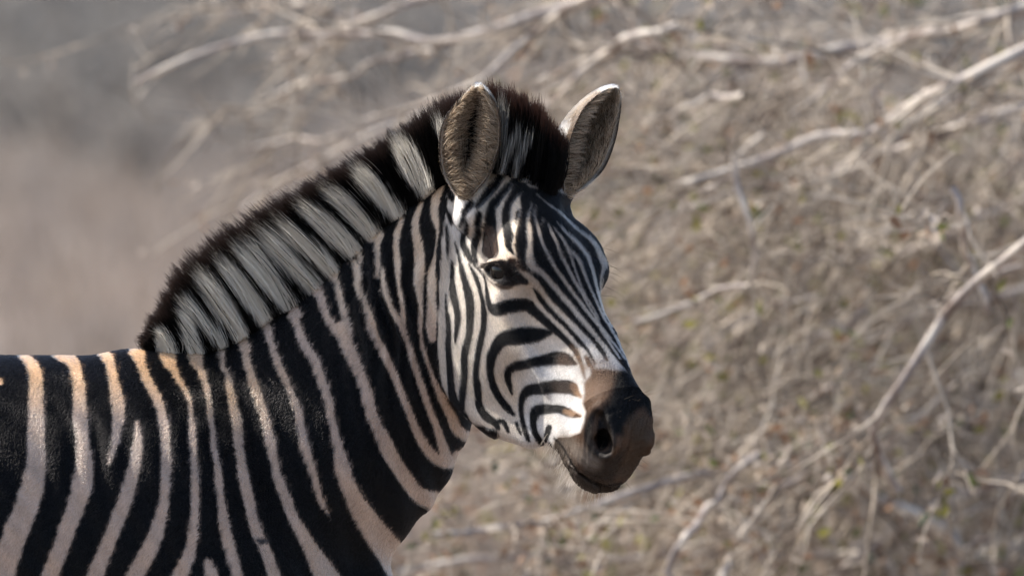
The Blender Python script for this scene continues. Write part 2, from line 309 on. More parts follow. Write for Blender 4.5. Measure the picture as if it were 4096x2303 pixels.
def head_field(A, U, R):
    aR = np.where(R < 0, -R * np.interp(A, [.05, .14, .3, .45], [1.0, 1.06, 1.08, 1.16]), R)   # the far side is a little narrower
    ac = np.clip(A, -.06, .491)
    ut, ub, w = tab(HEAD_T, HEAD_U, ac), tab(HEAD_BT, HEAD_B, ac), tab(HEAD_WT, HEAD_W, ac)
    c, h = (ut + ub) / 2, (ut - ub) / 2
    v = (U - c) / h
    vc = np.clip(v, -1.2, 1.2)
    k = np.interp(ac, [0, .12, .25, .33, .42, .5], [.16, .22, .22, .22, .12, .0])
    wv = w * (1 - k * (1 - vc) * .5 - .10 * np.clip(vc - .35, 0, 1) ** 2 * 2)
    n = np.interp(ac, [0, .15, .3, .42, .5], [2.2, 2.3, 2.5, 2.4, 2.2])
    q = ((aR / wv + 1e-6) ** n + (np.abs(v) + 1e-6) ** n) ** (1 / n)
    d = (q - 1) * np.minimum(wv, h)
    over = A - ac
    d = np.where(over != 0, np.sqrt(np.maximum(d + .02, 0) ** 2 + over ** 2) - .02, d)
    # masseter, brow, cheek bone, nasal wing, lips, chin
    d = smin(d, ell(A, U, aR, (.155, -.155, .046), (.110, .095, .036)), .04)
    d = smin(d, chain(A, U, aR, [(-.01, -.075, .052, .018), (.035, -.128, .056, .020), (.075, -.178, .056, .021), (.125, -.220, .052, .022), (.19, -.230, .046, .020), (.27, -.208, .036, .017), (.34, -.145, .026, .013)]), .03)
    d = smin(d, ell(A, U, aR, (.142, .022, .059), (.050, .034, .030)), .03)
    d = smin(d, cap(A, U, aR, (.175, -.028, .073), (.315, -.050, .044), .012, .008), .03)
    d = smax(d, -ell(A, U, aR, (.290, .000, .090), (.085, .040, .040)), .04)      # hollow beside the nose bone
    d = smax(d, -ell(A, U, aR, (.318, -.095, .080), (.055, .045, .042)), .035)       # hollow in front of the jaw muscle
    d = smin(d, ell(A, U, aR, (.442, .036, .030), (.042, .032, .022)), .03)
    d = smin(d, ell(A, U, aR, (.462, -.020, .024), (.036, .040, .034)), .03)
    d = smin(d, ell(A, U, aR, (.450, -.064, .0), (.038, .018, .028)), .03)
    # mouth line
    d = smax(d, -chain(A, U, aR, MOUTH), .006)
    # nostril: raised rim, then the opening
    d = smin(d, chain(A, U, aR, NOS_RIM), .014)
    d = smin(d, chain(A, U, aR, NOS_IN), .014)
    d = smax(d, -chain(A, U, aR, NOS_HOLE) - np.where(R < 0, .005, 0.), .008)
    # eye opening and lids
    q = A - EYE[0], U - EYE[1], aR - EYE[2]
    d = smax(d, EYE_R + .001 - np.sqrt(q[0] ** 2 + q[1] ** 2 + q[2] ** 2), .006)
    d = smin(d, chain(A, U, aR, LID_UP), .008); d = smin(d, chain(A, U, aR, LID_LO), .008)
    return d

NECK = [(640,1560,1290,2520,.115,0,0), (780,1475,1470,2310,.118,0,0), (960,1362,1628,2130,.110,0,0), (1200,1185,1745,1990,.088,.004,.01), (1430,985,1830,1830,.080,-.018,.022), (1620,815,1885,1690,.072,-.048,.040), (1800,712,1940,1560,.062,-.090,.052), (1930,680,2000,1420,.050,-.112,.052)]
def neck_tables():
    T, B = [], []
    for tx, ty, bx, by, w, y, yb in NECK:
        T.append(at_y(tx, ty, y)); B.append(at_y(bx, by, yb))
    T, B = np.array(T), np.array(B)
    s = np.arange(len(T)) * 1.
    ss = np.linspace(0, len(T) - 1, 141)
    def cr(v): return tab(s, v, ss)
    M = (T + B) / 2; H = (T - B) / 2
    return ss, [np.stack([cr(M[:, i]) for i in range(3)], 1), np.stack([cr(H[:, i]) for i in range(3)], 1), cr(np.array([n[4] for n in NECK]))]
NS, (NM, NH, NW) = neck_tables()
def neck_map():
    xs = np.arange(-.95, .25, .008); zs = np.arange(.5, 1.75, .008)
    X, Z = np.meshgrid(xs, zs, indexing='ij')
    lo, hi = np.zeros(X.shape), np.full(X.shape, NS[-1])
    def ev(t, col): return np.interp(t, NS, col)
    for _ in range(26):
        t = (lo + hi) / 2
        hx, hz = ev(t, NH[:, 0]), ev(t, NH[:, 2])
        g = (X - ev(t, NM[:, 0])) * hz - (Z - ev(t, NM[:, 2])) * hx
        lo = np.where(g > 0, t, lo); hi = np.where(g > 0, hi, t)
    t = (lo + hi) / 2
    hx, hz = ev(t, NH[:, 0]), ev(t, NH[:, 2]); h = np.hypot(hx, hz)
    dx, dz = X - ev(t, NM[:, 0]), Z - ev(t, NM[:, 2])
    v = (dx * hx + dz * hz) / h ** 2
    over = (dx * hz - dz * hx) / h
    return xs, zs, t, v, over, h
NX, NZ, NT_, NV_, NO_, NHH = neck_map()
def grid2(F, x, z):
    i = np.clip((x - NX[0]) / .008, 0, len(NX) - 1.001); j = np.clip((z - NZ[0]) / .008, 0, len(NZ) - 1.001)
    a, b = i.astype(int), j.astype(int); u, w = i - a, j - b
    return (F[a, b] * (1 - u) + F[a + 1, b] * u) * (1 - w) + (F[a, b + 1] * (1 - u) + F[a + 1, b + 1] * u) * w
def neck_field(X, Y, Z):                              # X, Z broadcastable on a grid with shared x, z
    t, v, over, h = (grid2(F, X, Z) for F in (NT_, NV_, NO_, NHH))
    w = np.interp(t, NS, NW); vc = np.clip(v, -1.2, 1.2)
    yc = np.interp(t, NS, NM[:, 1]) + vc * np.interp(t, NS, NH[:, 1])
    wv = w * (1 - .52 * np.clip((vc + .35) / 1.35, 0, 1) ** 1.6 - .30 * np.clip((-vc - .3) / .7, 0, 1.2) ** 2)
    q = np.sqrt(((Y - yc) / wv) ** 2 + v * v)
    d = (q - 1) * np.minimum(wv, h)
    return np.where(np.abs(over) > 1e-3, np.sqrt(np.maximum(d + .05, 0) ** 2 + over ** 2) - .05, d)

TX = np.array([-1.66, -1.60, -1.5, -1.35, -1.15, -.95, -.75, -.58, -.45, -.35, -.28, -.235])
TT = np.array([1.02, 1.13, 1.20, 1.235, 1.222, 1.212, 1.211, 1.204, 1.155, 1.05, .96, .90])
TB = np.array([.86, .78, .72, .66, .605, .585, .58, .59, .62, .66, .70, .77])
TW = np.array([.06, .15, .20, .235, .262, .265, .245, .215, .190, .160, .125, .07])
def torso_field(X, Y, Z):
    xc = np.clip(X, TX[0], TX[-1])
    t, b, w = tab(TX, TT, xc), tab(TX, TB, xc), tab(TX, TW, xc)
    c, h = (t + b) / 2, (t - b) / 2
    v = (Z - c) / h
    wv = w * (1 - .16 * np.clip(v, -.2, 1.2) ** 2)
    q = ((np.abs(Y) / wv + 1e-6) ** 2.25 + (np.abs(v) + 1e-6) ** 2.25) ** (1 / 2.25)
    d = (q - 1) * np.minimum(wv, h); over = X - xc
    return np.where(over != 0, np.sqrt(np.maximum(d + .04, 0) ** 2 + over ** 2) - .04, d)
LEGS = []
for sx, sh in ((0., 1), (-.03, -1)):
    LEGS.append((sh, [(-.40 + sx, .125, .84, .10), (-.43 + sx, .125, .66, .066), (-.42 + sx, .115, .45, .036), (-.42 + sx, .115, .40, .039), (-.43 + sx, .112, .33, .027), (-.43 + sx, .112, .16, .022), (-.42 + sx, .112, .125, .028), (-.395 + sx, .112, .07, .026), (-.38 + sx, .112, .045, .038), (-.37 + sx, .112, .012, .045)]))
    LEGS.append((sh, [(-1.40 + sx, .13, .95, .14), (-1.33 + sx, .13, .74, .10), (-1.44 + sx, .12, .56, .052), (-1.50 + sx, .115, .47, .040), (-1.48 + sx, .112, .38, .030), (-1.455 + sx, .112, .18, .024), (-1.445 + sx, .112, .13, .030), (-1.42 + sx, .112, .075, .027), (-1.405 + sx, .112, .045, .039), (-1.395 + sx, .112, .012, .046)]))
def field(X, Y, Z, head=True, legs=True):
    n = neck_field(X, Y, Z); t = torso_field(X, Y, Z)
    d = smin(n, t, .06)
    if legs:
        d = smin(d, ell(X, np.abs(Y), Z, (-.50, .105, .87), (.15, .105, .22)), .08)
        for sh, pts in LEGS:
            d = smin(d, chain(X, Y, Z, [(p[0], p[1] * sh, p[2], p[3]) for p in pts]), .05)
    if head:
        px, py, pz = X - HO[0], Y - HO[1], Z - HO[2]
        A = px * HA[0] + py * HA[1] + pz * HA[2]; U = px * HU[0] + py * HU[1] + pz * HU[2]; R = px * HR[0] + py * HR[1]
        d = smin(d, head_field(A, U, R), .022)
        for s in (1, -1):                              # muscle at the foot of each ear
            e = EAR_BASE[s]
            d = smin(d, cap(X, Y, Z, e[0], e[1], .025, .017), .03)
    return d

def surface_nets(fn, lo, hi, h):
    n = [int(math.ceil((b - a) / h)) + 1 for a, b in zip(lo, hi)]
    ax = [lo[i] + h * np.arange(n[i]) for i in range(3)]
    B = 20
    V = np.empty(n, np.float32)
    for i in range(0, n[0], B):
        for j in range(0, n[1], B):
            for k in range(0, n[2], B):
                g = [ax[0][i:i + B], ax[1][j:j + B], ax[2][k:k + B]]
                p = [q[[0, len(q) // 2, -1]] for q in g]
                c0 = fn(p[0][:, None, None], p[1][None, :, None], p[2][None, None, :])
                if np.abs(c0).min() > B * h * 1.1: V[i:i + B, j:j + B, k:k + B] = c0[1, 1, 1]; continue
                V[i:i + B, j:j + B, k:k + B] = fn(g[0][:, None, None], g[1][None, :, None], g[2][None, None, :])
    s = V < 0
    c = [s[i:n[0] - 1 + i, j:n[1] - 1 + j, k:n[2] - 1 + k] for i in (0, 1) for j in (0, 1) for k in (0, 1)]
    tot = sum(x.astype(np.int8) for x in c)
    I, J, K = np.nonzero((tot > 0) & (tot < 8))
    idx = -np.ones([m - 1 for m in n], np.int64); idx[I, J, K] = np.arange(len(I))
    P = np.zeros((len(I), 3)); cnt = np.zeros(len(I))
    cor = [(i, j, k) for i in (0, 1) for j in (0, 1) for k in (0, 1)]
    for a in range(8):
        for b in range(a + 1, 8):
            if sum(abs(p - q) for p, q in zip(cor[a], cor[b])) != 1: continue
            va = V[I + cor[a][0], J + cor[a][1], K + cor[a][2]]; vb = V[I + cor[b][0], J + cor[b][1], K + cor[b][2]]
            m = (va < 0) != (vb < 0)
            t = np.where(m, va / np.where(m, va - vb, 1), 0)
            for ax_ in range(3):
                P[:, ax_] += m * (cor[a][ax_] + t * (cor[b][ax_] - cor[a][ax_]))
            cnt += m
    P /= cnt[:, None]
    P = np.stack([lo[0] + h * (I + P[:, 0]), lo[1] + h * (J + P[:, 1]), lo[2] + h * (K + P[:, 2])], 1)
    F = []
    for ax_ in range(3):
        a0 = [slice(None)] * 3; a1 = [slice(None)] * 3
        a0[ax_] = slice(0, -1); a1[ax_] = slice(1, None)
        ch = s[tuple(a0)] != s[tuple(a1)]
        o = [q for q in range(3) if q != ax_]
        i, j, k = np.nonzero(ch); c3 = np.stack([i, j, k], 1)
        ok = (c3[:, o[0]] > 0) & (c3[:, o[1]] > 0) & (c3[:, o[0]] < n[o[0]] - 1) & (c3[:, o[1]] < n[o[1]] - 1)
        c3 = c3[ok]; ins = s[c3[:, 0], c3[:, 1], c3[:, 2]]
        q = []
        for d0, d1 in ((-1, -1), (0, -1), (0, 0), (-1, 0)):
            e = c3.copy(); e[:, o[0]] += d0; e[:, o[1]] += d1
            q.append(idx[e[:, 0], e[:, 1], e[:, 2]])
        q = np.stack(q, 1)
        flip = ins if ax_ != 1 else ~ins
        q[~flip] = q[~flip][:, ::-1]
        F.append(q)
    return P, np.vstack(F)
# ------------------------------------------------------------------ ground
mg, t, b = material('dry_ground')
tc = nd(t, 'ShaderNodeTexCoord')
n1 = nd(t, 'ShaderNodeTexNoise', Scale=.12, Detail=5.); n2 = nd(t, 'ShaderNodeTexNoise', Scale=2.2, Detail=6.)
for n in (n1, n2): t.links.new(tc.outputs['Object'], n.inputs['Vector'])
r1 = nd(t, 'ShaderNodeValToRGB'); e = r1.color_ramp.elements
e[0].position = .35; e[0].color = (.165, .137, .12, 1); e[1].position = .65; e[1].color = (.215, .17, .145, 1)
r2 = nd(t, 'ShaderNodeValToRGB'); e = r2.color_ramp.elements
e[0].position = .3; e[0].color = (.55, .53, .5, 1); e[1].position = .7; e[1].color = (1.2, 1.15, 1.1, 1)
mx = nd(t, 'ShaderNodeMixRGB', blend_type='MULTIPLY'); mx.inputs[0].default_value = 1
t.links.new(n1.outputs[0], r1.inputs[0]); t.links.new(n2.outputs[0], r2.inputs[0])
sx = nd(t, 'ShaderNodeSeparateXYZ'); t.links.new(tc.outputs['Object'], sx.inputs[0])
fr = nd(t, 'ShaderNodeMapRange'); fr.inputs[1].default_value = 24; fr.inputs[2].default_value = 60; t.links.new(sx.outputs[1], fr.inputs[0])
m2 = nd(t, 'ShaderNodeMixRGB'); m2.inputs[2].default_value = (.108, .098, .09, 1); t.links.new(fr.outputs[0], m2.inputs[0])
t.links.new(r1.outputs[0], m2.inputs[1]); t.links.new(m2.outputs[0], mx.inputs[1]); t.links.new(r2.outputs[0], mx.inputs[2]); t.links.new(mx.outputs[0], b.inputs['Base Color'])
b.inputs['Roughness'].default_value = .95
gx = np.r_[np.linspace(-600, -60, 28), np.linspace(-55, 55, 56), np.linspace(60, 600, 28)]; gy = np.r_[np.linspace(-300, -20, 20), np.linspace(-18, 130, 75), np.linspace(140, 1200, 40)]
X, Y = np.meshgrid(gx, gy, indexing='ij')
def ground_z(x, y):
    d = np.maximum(0, np.hypot(x, y) - 14)
    return .06 * np.sin(x * .31 + 1) * np.sin(y * .23) * np.minimum(1, d / 20) + .00010 * np.maximum(0, y - 60) ** 2 * np.exp(-np.maximum(0, y - 60) / 400)
Z = ground_z(X, Y)
i = np.arange(X.size).reshape(X.shape)
Fq = np.stack([i[:-1, :-1].ravel(), i[1:, :-1].ravel(), i[1:, 1:].ravel(), i[:-1, 1:].ravel()], 1)
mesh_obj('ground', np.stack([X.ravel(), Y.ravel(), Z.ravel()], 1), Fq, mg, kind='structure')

# ------------------------------------------------------------------ tubes and leaves
def tubes(paths, sides=5):
    """list of (n, 4) arrays x, y, z, radius -> one mesh"""
    Vs, Fs, o = [], [], 0
    ang = np.arange(sides) * 2 * math.pi / sides
    for p in paths:
        c, r = p[:, :3], p[:, 3]
        tn = unit(np.gradient(c, axis=0)); a = unit(np.cross(tn, np.array([.31, .77, .55]))); b_ = np.cross(tn, a)
        ring = c[:, None] + r[:, None, None] * (a[:, None] * np.cos(ang)[None, :, None] + b_[:, None] * np.sin(ang)[None, :, None])
        n = len(p); Vs.append(ring.reshape(-1, 3))
        i = np.arange(n - 1)[:, None] * sides; j = np.arange(sides)[None]; j2 = (j + 1) % sides
        Fs.append(np.stack([i + j, i + j2, i + sides + j2, i + sides + j], -1).reshape(-1, 4) + o); o += n * sides
    return np.vstack(Vs), np.vstack(Fs)
def leaf_mesh(P, D, L, W, C):
    """folded six-point leaves at P pointing along D"""
    n = len(P); sd = unit(np.cross(D, RNG.normal(size=(n, 3)))); up = np.cross(sd, D)
    L, W = L[:, None], W[:, None]
    v = np.stack([P, P + D * L * .35 + sd * W + up * W * .5, P + D * L * .8 + sd * W * .6 + up * W * .3, P + D * L, P + D * L * .8 - sd * W * .6 + up * W * .3, P + D * L * .35 - sd * W + up * W * .5], 1)
    b_ = np.arange(n)[:, None] * 6
    F = np.concatenate([b_ + np.array([0, 1, 2, 3]), b_ + np.array([0, 3, 4, 5])])
    return v.reshape(-1, 3), F, np.repeat(C, 6, 0)
mb, t, b = material('dry_bark')
tc = nd(t, 'ShaderNodeTexCoord'); n1 = nd(t, 'ShaderNodeTexNoise', Scale=16., Detail=4.); t.links.new(tc.outputs['Object'], n1.inputs['Vector'])
r1 = nd(t, 'ShaderNodeValToRGB'); e = r1.color_ramp.elements
e[0].position = .33; e[0].color = (.20, .145, .115, 1); e[1].position = .6; e[1].color = (.66, .59, .51, 1)
k = e.new(.45); k.color = (.36, .31, .285, 1)
t.links.new(n1.outputs[0], r1.inputs[0]); t.links.new(r1.outputs[0], b.inputs['Base Color']); b.inputs['Roughness'].default_value = .7
mw, t, b = material('twig_bark')
tc = nd(t, 'ShaderNodeTexCoord'); n1 = nd(t, 'ShaderNodeTexNoise', Scale=9., Detail=3.); t.links.new(tc.outputs['Object'], n1.inputs['Vector'])
r1 = nd(t, 'ShaderNodeValToRGB'); e = r1.color_ramp.elements
e[0].position = .38; e[0].color = (.10, .07, .05, 1); e[1].position = .64; e[1].color = (.66, .57, .465, 1)
t.links.new(n1.outputs[0], r1.inputs[0]); t.links.new(r1.outputs[0], b.inputs['Base Color']); b.inputs['Roughness'].default_value = .8
ml, t, b = material('dry_leaf')
at = nd(t, 'ShaderNodeAttribute', attribute_name='tone'); t.links.new(at.outputs['Color'], b.inputs['Base Color']); b.inputs['Roughness'].default_value = .6
tr = nd(t, 'ShaderNodeBsdfTranslucent'); ms = nd(t, 'ShaderNodeMixShader'); ms.inputs[0].default_value = .35
t.links.new(at.outputs['Color'], tr.inputs[0]); o = t.nodes['Material Output']
t.links.new(b.outputs[0], ms.inputs[1]); t.links.new(tr.outputs[0], ms.inputs[2]); t.links.new(ms.outputs[0], o.inputs[0])
K = 4096 / 2576.
def path(pts, y, r0, r1, wob=.012, dy=.25, kink=False):
    """photo polyline (2576-wide pixels) -> branch at depth y"""
    p = catmull(np.array(pts, float) * K, 60.)
    if kink:
        q = np.array(pts, float) * K; c_ = np.r_[0, np.cumsum(np.hypot(*np.diff(q, axis=0).T))]; u = np.linspace(0, c_[-1], 26); p = np.stack([np.interp(u, c_, q[:, 0]), np.interp(u, c_, q[:, 1])], 1)
    n = len(p)
    s = np.linspace(0, 1, n); yy = y + dy * (s - .5) + .04 * np.sin(s * 9 + pts[0][0])
    c = np.array([at_y(a, b_, q) for (a, b_), q in zip(p, yy)])
    c += wob * np.stack([np.interp(s, np.linspace(0, 1, 9), RNG.normal(0, 1, 9)) for _ in range(3)], 1) * .5
    return np.hstack([c, np.linspace(r0, r1, n)[:, None]])
def in_view(p, m=.30, k=.12):
    x, y = project(p); return (x > -4096 * m) & (x < 4096 * (1 + m)) & (y > -2303 * k) & (y < 2303 * (1 + k))
def grow(parents, per_m, lmin, lmax, lean, spread, rmul, levels, rmin=.0021):
    """twigs along the parents, then twigs on those"""
    out = []
    cur = parents
    for lv in range(levels):
        nxt = []
        for p in cur:
            seg = np.linalg.norm(np.diff(p[:, :3], axis=0), axis=1); tot = seg.sum(); cs = np.r_[0, np.cumsum(seg)]
            for _ in range(RNG.poisson(per_m[lv] * tot)):
                s = RNG.uniform(.08, .98) * tot; k = min(np.searchsorted(cs, s), len(p) - 1); k = max(k, 1)
                f = (s - cs[k - 1]) / max(seg[k - 1], 1e-6); o = p[k - 1] * (1 - f) + p[k] * f
                if not in_view(o[None, :3])[0]: continue
                tn = unit(p[k, :3] - p[k - 1, :3])
                d = unit(tn * .6 + np.array(lean) * RNG.uniform(-1., 1.25) + RNG.normal(0, spread, 3))
                ln = RNG.uniform(lmin[lv], lmax[lv]); n = 6
                c = [o[:3]]; dd = d
                for _k in range(n - 1):
                    dd = unit(dd + RNG.normal(0, .16, 3) + np.array([0, 0, -.04])); c.append(c[-1] + dd * ln / (n - 1))
                r = max(rmin, o[3] * rmul * RNG.uniform(.7, 1.1))
                nxt.append(np.hstack([np.array(c), np.linspace(r, max(rmin * .7, r * .35), n)[:, None]]))
        out += nxt; cur = nxt
    return out
LEAFC = np.array([(.42, .33, .25), (.50, .42, .34), (.25, .145, .085), (.33, .19, .11), (.27, .25, .06), (.13, .15, .04), (.05, .07, .03), (.58, .50, .42)])
def leaves_on(twigs, n, size, probs):
    T = np.array([twigs[i][RNG.integers(1, len(twigs[i]))] for i in np.repeat(RNG.integers(0, len(twigs), n // 7 + 1), 7)[:n]])[:, :3] + RNG.normal(0, .012, (n, 3))
    C = LEAFC[RNG.choice(len(LEAFC), n, p=np.array(probs) / sum(probs))] * RNG.uniform(.7, 1.2, (n, 1))
    return leaf_mesh(T, unit(RNG.normal(size=(n, 3)) + np.array([0, 0, -.4])), RNG.uniform(.6, 1.3, n) * size, RNG.uniform(.22, .40, n) * size * .8, C)
def bush(label, root, limbs, per_m, lmin, lmax, lean, spread, nleaf, size, probs, levels=3, rmul=.55):
    o = bpy.data.objects.new('thorn_bush', None); link(o, label=label, category='bush', group='leafless bushes behind the zebra')
    o.location = root
    off = np.array(root)
    def loc(v): return v - off
    trunkv = []
    for p in limbs:
        v, f = tubes([p], 7); mesh_obj('branch', loc(v), f, mb, o)
    tw = grow(limbs, per_m, lmin, lmax, lean, spread, rmul, levels)
    v, f = tubes(tw, 4); mesh_obj('twigs', loc(v), f, mw, o, kind='stuff')
    if nleaf:
        v, f, c = leaves_on(tw, nleaf, size, probs); mesh_obj('leaves', loc(v), f, ml, o, smooth=False, attrs={'tone': ('POINT', c)}, kind='stuff')
    print(label, len(tw)); return o
def stem(root, to, r0, r1, n=9):
    a, b_ = np.array(root, float), np.array(to, float); s = np.linspace(0, 1, n)[:, None]
    c = a + (b_ - a) * s + np.array([0, 0, .25]) * (4 * s * (1 - s)) * .6 + RNG.normal(0, .02, (n, 3)) * (s * (1 - s) * 4)
    return np.hstack([c, r0 + (r1 - r0) * s])
def rooted(p, root, r0, via):
    """carry a traced branch on, round the outside of the picture, down to its bush's root"""
    if np.linalg.norm(p[-1, :3] - root) < np.linalg.norm(p[0, :3] - root): p = p[::-1]
    via = np.array([via[0], (root[1] + p[0, 1]) / 2, via[1]])
    c = catmull(np.array([root, root + (via - root) * .6 + (0, 0, .1), via, p[0, :3]], float), .06)
    return np.vstack([np.hstack([c, np.linspace(r0, p[0, 3], len(c))[:, None]])[:-1], p])
# the bush whose bare branches reach over the zebra's back
ra = np.array([2.3, 3.4, 0.])
LA = [path([(1560,-20),(1480,5),(1320,42),(1200,76),(1080,100),(1000,86),(850,88),(700,75),(600,92),(450,150),(335,205)], 4.5, .0085, .004),
      path([(1150,-40),(1000,20),(900,60),(780,130),(680,150)], 4.7, .007, .004), path([(1520,-30),(1400,50),(1300,130),(1200,210),(1080,262),(900,300)], 4.3, .0075, .0035),
      path([(1250,250),(1000,312),(850,385),(700,455),(600,535)], 5.1, .006, .004), path([(1100,130),(950,150),(800,200),(640,262)], 4.9, .005, .003),
      path([(1700,60),(1560,112),(1500,165),(1420,240),(1300,300)], 4.0, .007, .005), path([(2576,30),(2300,85),(2000,150),(1800,142),(1560,118),(1350,210)], 4.4, .009, .006),
      path([(1000,330),(850,345),(700,355),(600,372)], 5.2, .004, .003), path([(900,40),(720,10),(560,35)], 5.2, .006, .003)]
for p in LA: p[:, 3] *= 1.25
LA[0] = rooted(LA[0], ra, .02, (1.7, 2.25)); LA[6] = rooted(LA[6], ra, .02, (1.75, 2.05))
bush('bare thorn bush whose long pale branches reach left over the back of the zebra', ra, LA, [24, 14], [.08, .04], [.34, .18], (-.6, -.1, -.25), .40, 420, .018, [3, 3, 3, 2, 0, 0, 0, 2], 2, .5)
# the dense thicket on the right
rb = np.array([1.5, 4.4, 0.])
LB = [path([(2660,95),(2450,180),(2300,250),(2190,322),(2050,350),(1900,400),(1700,470)], 3.6, .012, .006), path([(2660,10),(2400,70),(2250,110),(2100,205),(2000,300)], 3.9, .009, .004),
      path([(2660,250),(2400,330),(2250,380),(2050,420),(1850,480),(1650,560)], 4.2, .011, .006), path([(2600,600),(2480,690),(2380,785),(2310,900),(2230,1010),(2192,1080),(2215,1160),(2262,1240)], 2.7, .0085, .0075, .005, kink=True),
      path([(2390,470),(2420,560),(2445,650),(2485,780)], 2.75, .0065, .005, .005, kink=True), path([(1830,390),(1872,500),(1902,640),(1880,700),(1700,775),(1600,820)], 3.3, .0055, .004),
      path([(2660,1150),(2450,1230),(2250,1330),(2100,1460)], 4.0, .010, .007), path([(2660,880),(2500,980),(2350,1080),(2150,1200),(1950,1320),(1800,1460)], 5.6, .0065, .004),
      path([(2660,700),(2450,760),(2200,850),(2000,900),(1750,960),(1620,1010)], 4.9, .010, .005), path([(2660,480),(2400,560),(2200,600),(1950,690),(1700,720)], 5.0, .010, .005)]
for k_ in range(105):                                  # the thicket's own criss-cross of branches
    x0, y0 = RNG.uniform(1620, 2620), RNG.uniform(60, 1480); an = math.radians(RNG.choice([RNG.normal(28, 12), RNG.normal(58, 14), RNG.normal(105, 16)], p=[.55, .3, .15]))
    l_ = RNG.uniform(160, 480); m_ = RNG.normal(0, 26, 2)
    if x0 - l_ * math.cos(an) < 1560 + .1 * y0: continue
    LB.append(path([(x0, y0), (x0 - l_ * .5 * math.cos(an) + m_[0], y0 + l_ * .5 * math.sin(an) + m_[1]), (x0 - l_ * math.cos(an), y0 + l_ * math.sin(an))], RNG.uniform(3.7, 6.0), RNG.uniform(.0032, .0075), RNG.uniform(.0022, .0036)))
for i, z in ((0, 1.9), (2, 1.75), (6, .9), (7, 1.2), (8, 1.35), (9, 1.55)): LB[i] = rooted(LB[i], rb, .022, (1.55, z))
bush('dense grey thicket of dead twigs and withered leaves filling the right side', rb, LB, [13, 9, 4], [.14, .08, .04], [.60, .34, .16], (-.75, 0., -.48), .38, 3600, .030, [4, 4, 2, 2, 4.5, 2.8, .8, 5.5])
# the low bush under the zebra's chin
rc = np.array([.9, 4.0, 0.])
LC = [path([(1080,1332),(1250,1330),(1400,1310),(1600,1240),(1800,1180),(1920,1150)], 3.3, .006, .008), path([(1680,1470),(1720,1350),(1800,1250),(1900,1130)], 3.1, .007, .005),
      path([(1790,1470),(1880,1330),(1960,1230),(2100,1160)], 3.4, .007, .005), path([(1460,1340),(1440,1200),(1500,1100)], 3.6, .006, .004), path([(1000,1440),(1200,1400),(1450,1420),(1700,1380)], 4.2, .007, .006),
      path([(1150,1180),(1300,1200),(1450,1150),(1650,1120)], 4.6, .005, .006)]
LC[0] = rooted(LC[0], rc, .018, (.8, .70)); LC[4] = rooted(LC[4], rc, .018, (.7, .62))
bush('low tangle of pale dry branches below the chin of the zebra', rc, LC, [18, 11, 5], [.08, .05, .03], [.42, .26, .12], (-.75, 0., -.3), .4, 1500, .026, [4, 3, 2, 1.5, 1.2, .6, .3, 2])
# the bush behind the thicket closes the gaps
rd = np.array([2.2, 8.5, 0.])
LD = [stem(rd + RNG.normal(0, .3, 3) * (1, 1, 0), at_y(x * K, y * K, yy), .02, .006) for x, y, yy in ((1500,200,7.5),(1700,80,8.5),(1500,700,8),(1650,420,7.6),(1600,1000,8),(1700,1300,8.2),(1850,500,8),(1950,900,8.5),(2050,250,8),(2150,1150,8),(2250,600,8.5),(2350,100,8),(2400,900,8),(2500,400,8.4),(2560,1250,8))]
bush('pale brown leafy bush farther back, behind the grey thicket', rd, LD, [13, 8, 5], [.30, .16, .07], [.9, .5, .25], (-.75, 0., -.45), .45, 7000, .045, [3, 2, 6, 4, 4.5, 3.2, 2.4, 2.])

# ------------------------------------------------------------------ far shrubs and dry grass on the plain
def far_shrub(x, y, h, label):
    n = 300; z0 = float(ground_z(np.array(x), np.array(y)))
    st = [np.array([[0, 0, 0, .02], [a * .5, b_ * .5, h * .45, .014], [a, b_, h * .8, .006]]) for a, b_ in RNG.normal(0, h * .35, (9, 2))]
    o = bpy.data.objects.new('dry_shrub', None); link(o, label=label, category='shrub', group='grey shrubs far off on the plain'); o.location = (x, y, z0)
    v, f = tubes(st, 4); mesh_obj('stems', v, f, mb, o)
    P = RNG.normal(0, 1, (n, 3)); P = unit(P) * RNG.random((n, 1)) ** .4 * np.array([h * .8, h * .8, h * .5]) + np.array([0, 0, h * .55]); P[:, 2] = np.maximum(P[:, 2], .05)
    C = np.array([(.22, .205, .19), (.25, .235, .215), (.28, .26, .24)])[RNG.integers(0, 3, n)] * RNG.uniform(.7, 1.2, (n, 1))
    v, f, c = leaf_mesh(P, unit(RNG.normal(size=(n, 3))), np.full(n, h * .14), np.full(n, h * .035), C)
    mesh_obj('foliage', v, f, ml, o, smooth=False, attrs={'tone': ('POINT', c)}, kind='stuff')
for px_, yy, h in ((150, 62, .9), (420, 75, 1.1), (620, 58, .8), (40, 88, 1.3), (900, 80, 1.2), (1150, 66, .9), (1450, 84, 1.2), (300, 98, 1.4), (760, 100, 1.4), (1750, 90, 1.2), (560, 44, .5), (1050, 48, .5), (60, 52, .8), (260, 50, .7), (700, 70, .9), (1250, 56, .8), (880, 62, .7), (-60, 66, 1.), (1600, 60, .8), (480, 60, .8), (-700, 60, 1.), (-1300, 75, 1.2), (-400, 85, 1.2), (-1900, 65, .9), (4700, 70, 1.2), (5600, 80, 1.3), (2300, 75, 1.), (3000, 85, 1.2), (3700, 66, 1.)):
    far_shrub((px_ - 2048) * MPP * (yy + 16) / 16, yy, h, 'out of focus grey shrub far off on the dry plain behind the zebra')
n = 60000
gy_ = 10 + 75 * RNG.random(n) ** 2.1; gx_ = RNG.uniform(-.15, .15, n) * (gy_ + 16) 
P = np.stack([gx_, gy_, ground_z(gx_, gy_)], 1)
C = np.array([(.33, .26, .21), (.28, .22, .18), (.38, .31, .25)])[RNG.integers(0, 3, n)] * RNG.uniform(.7, 1.2, (n, 1))
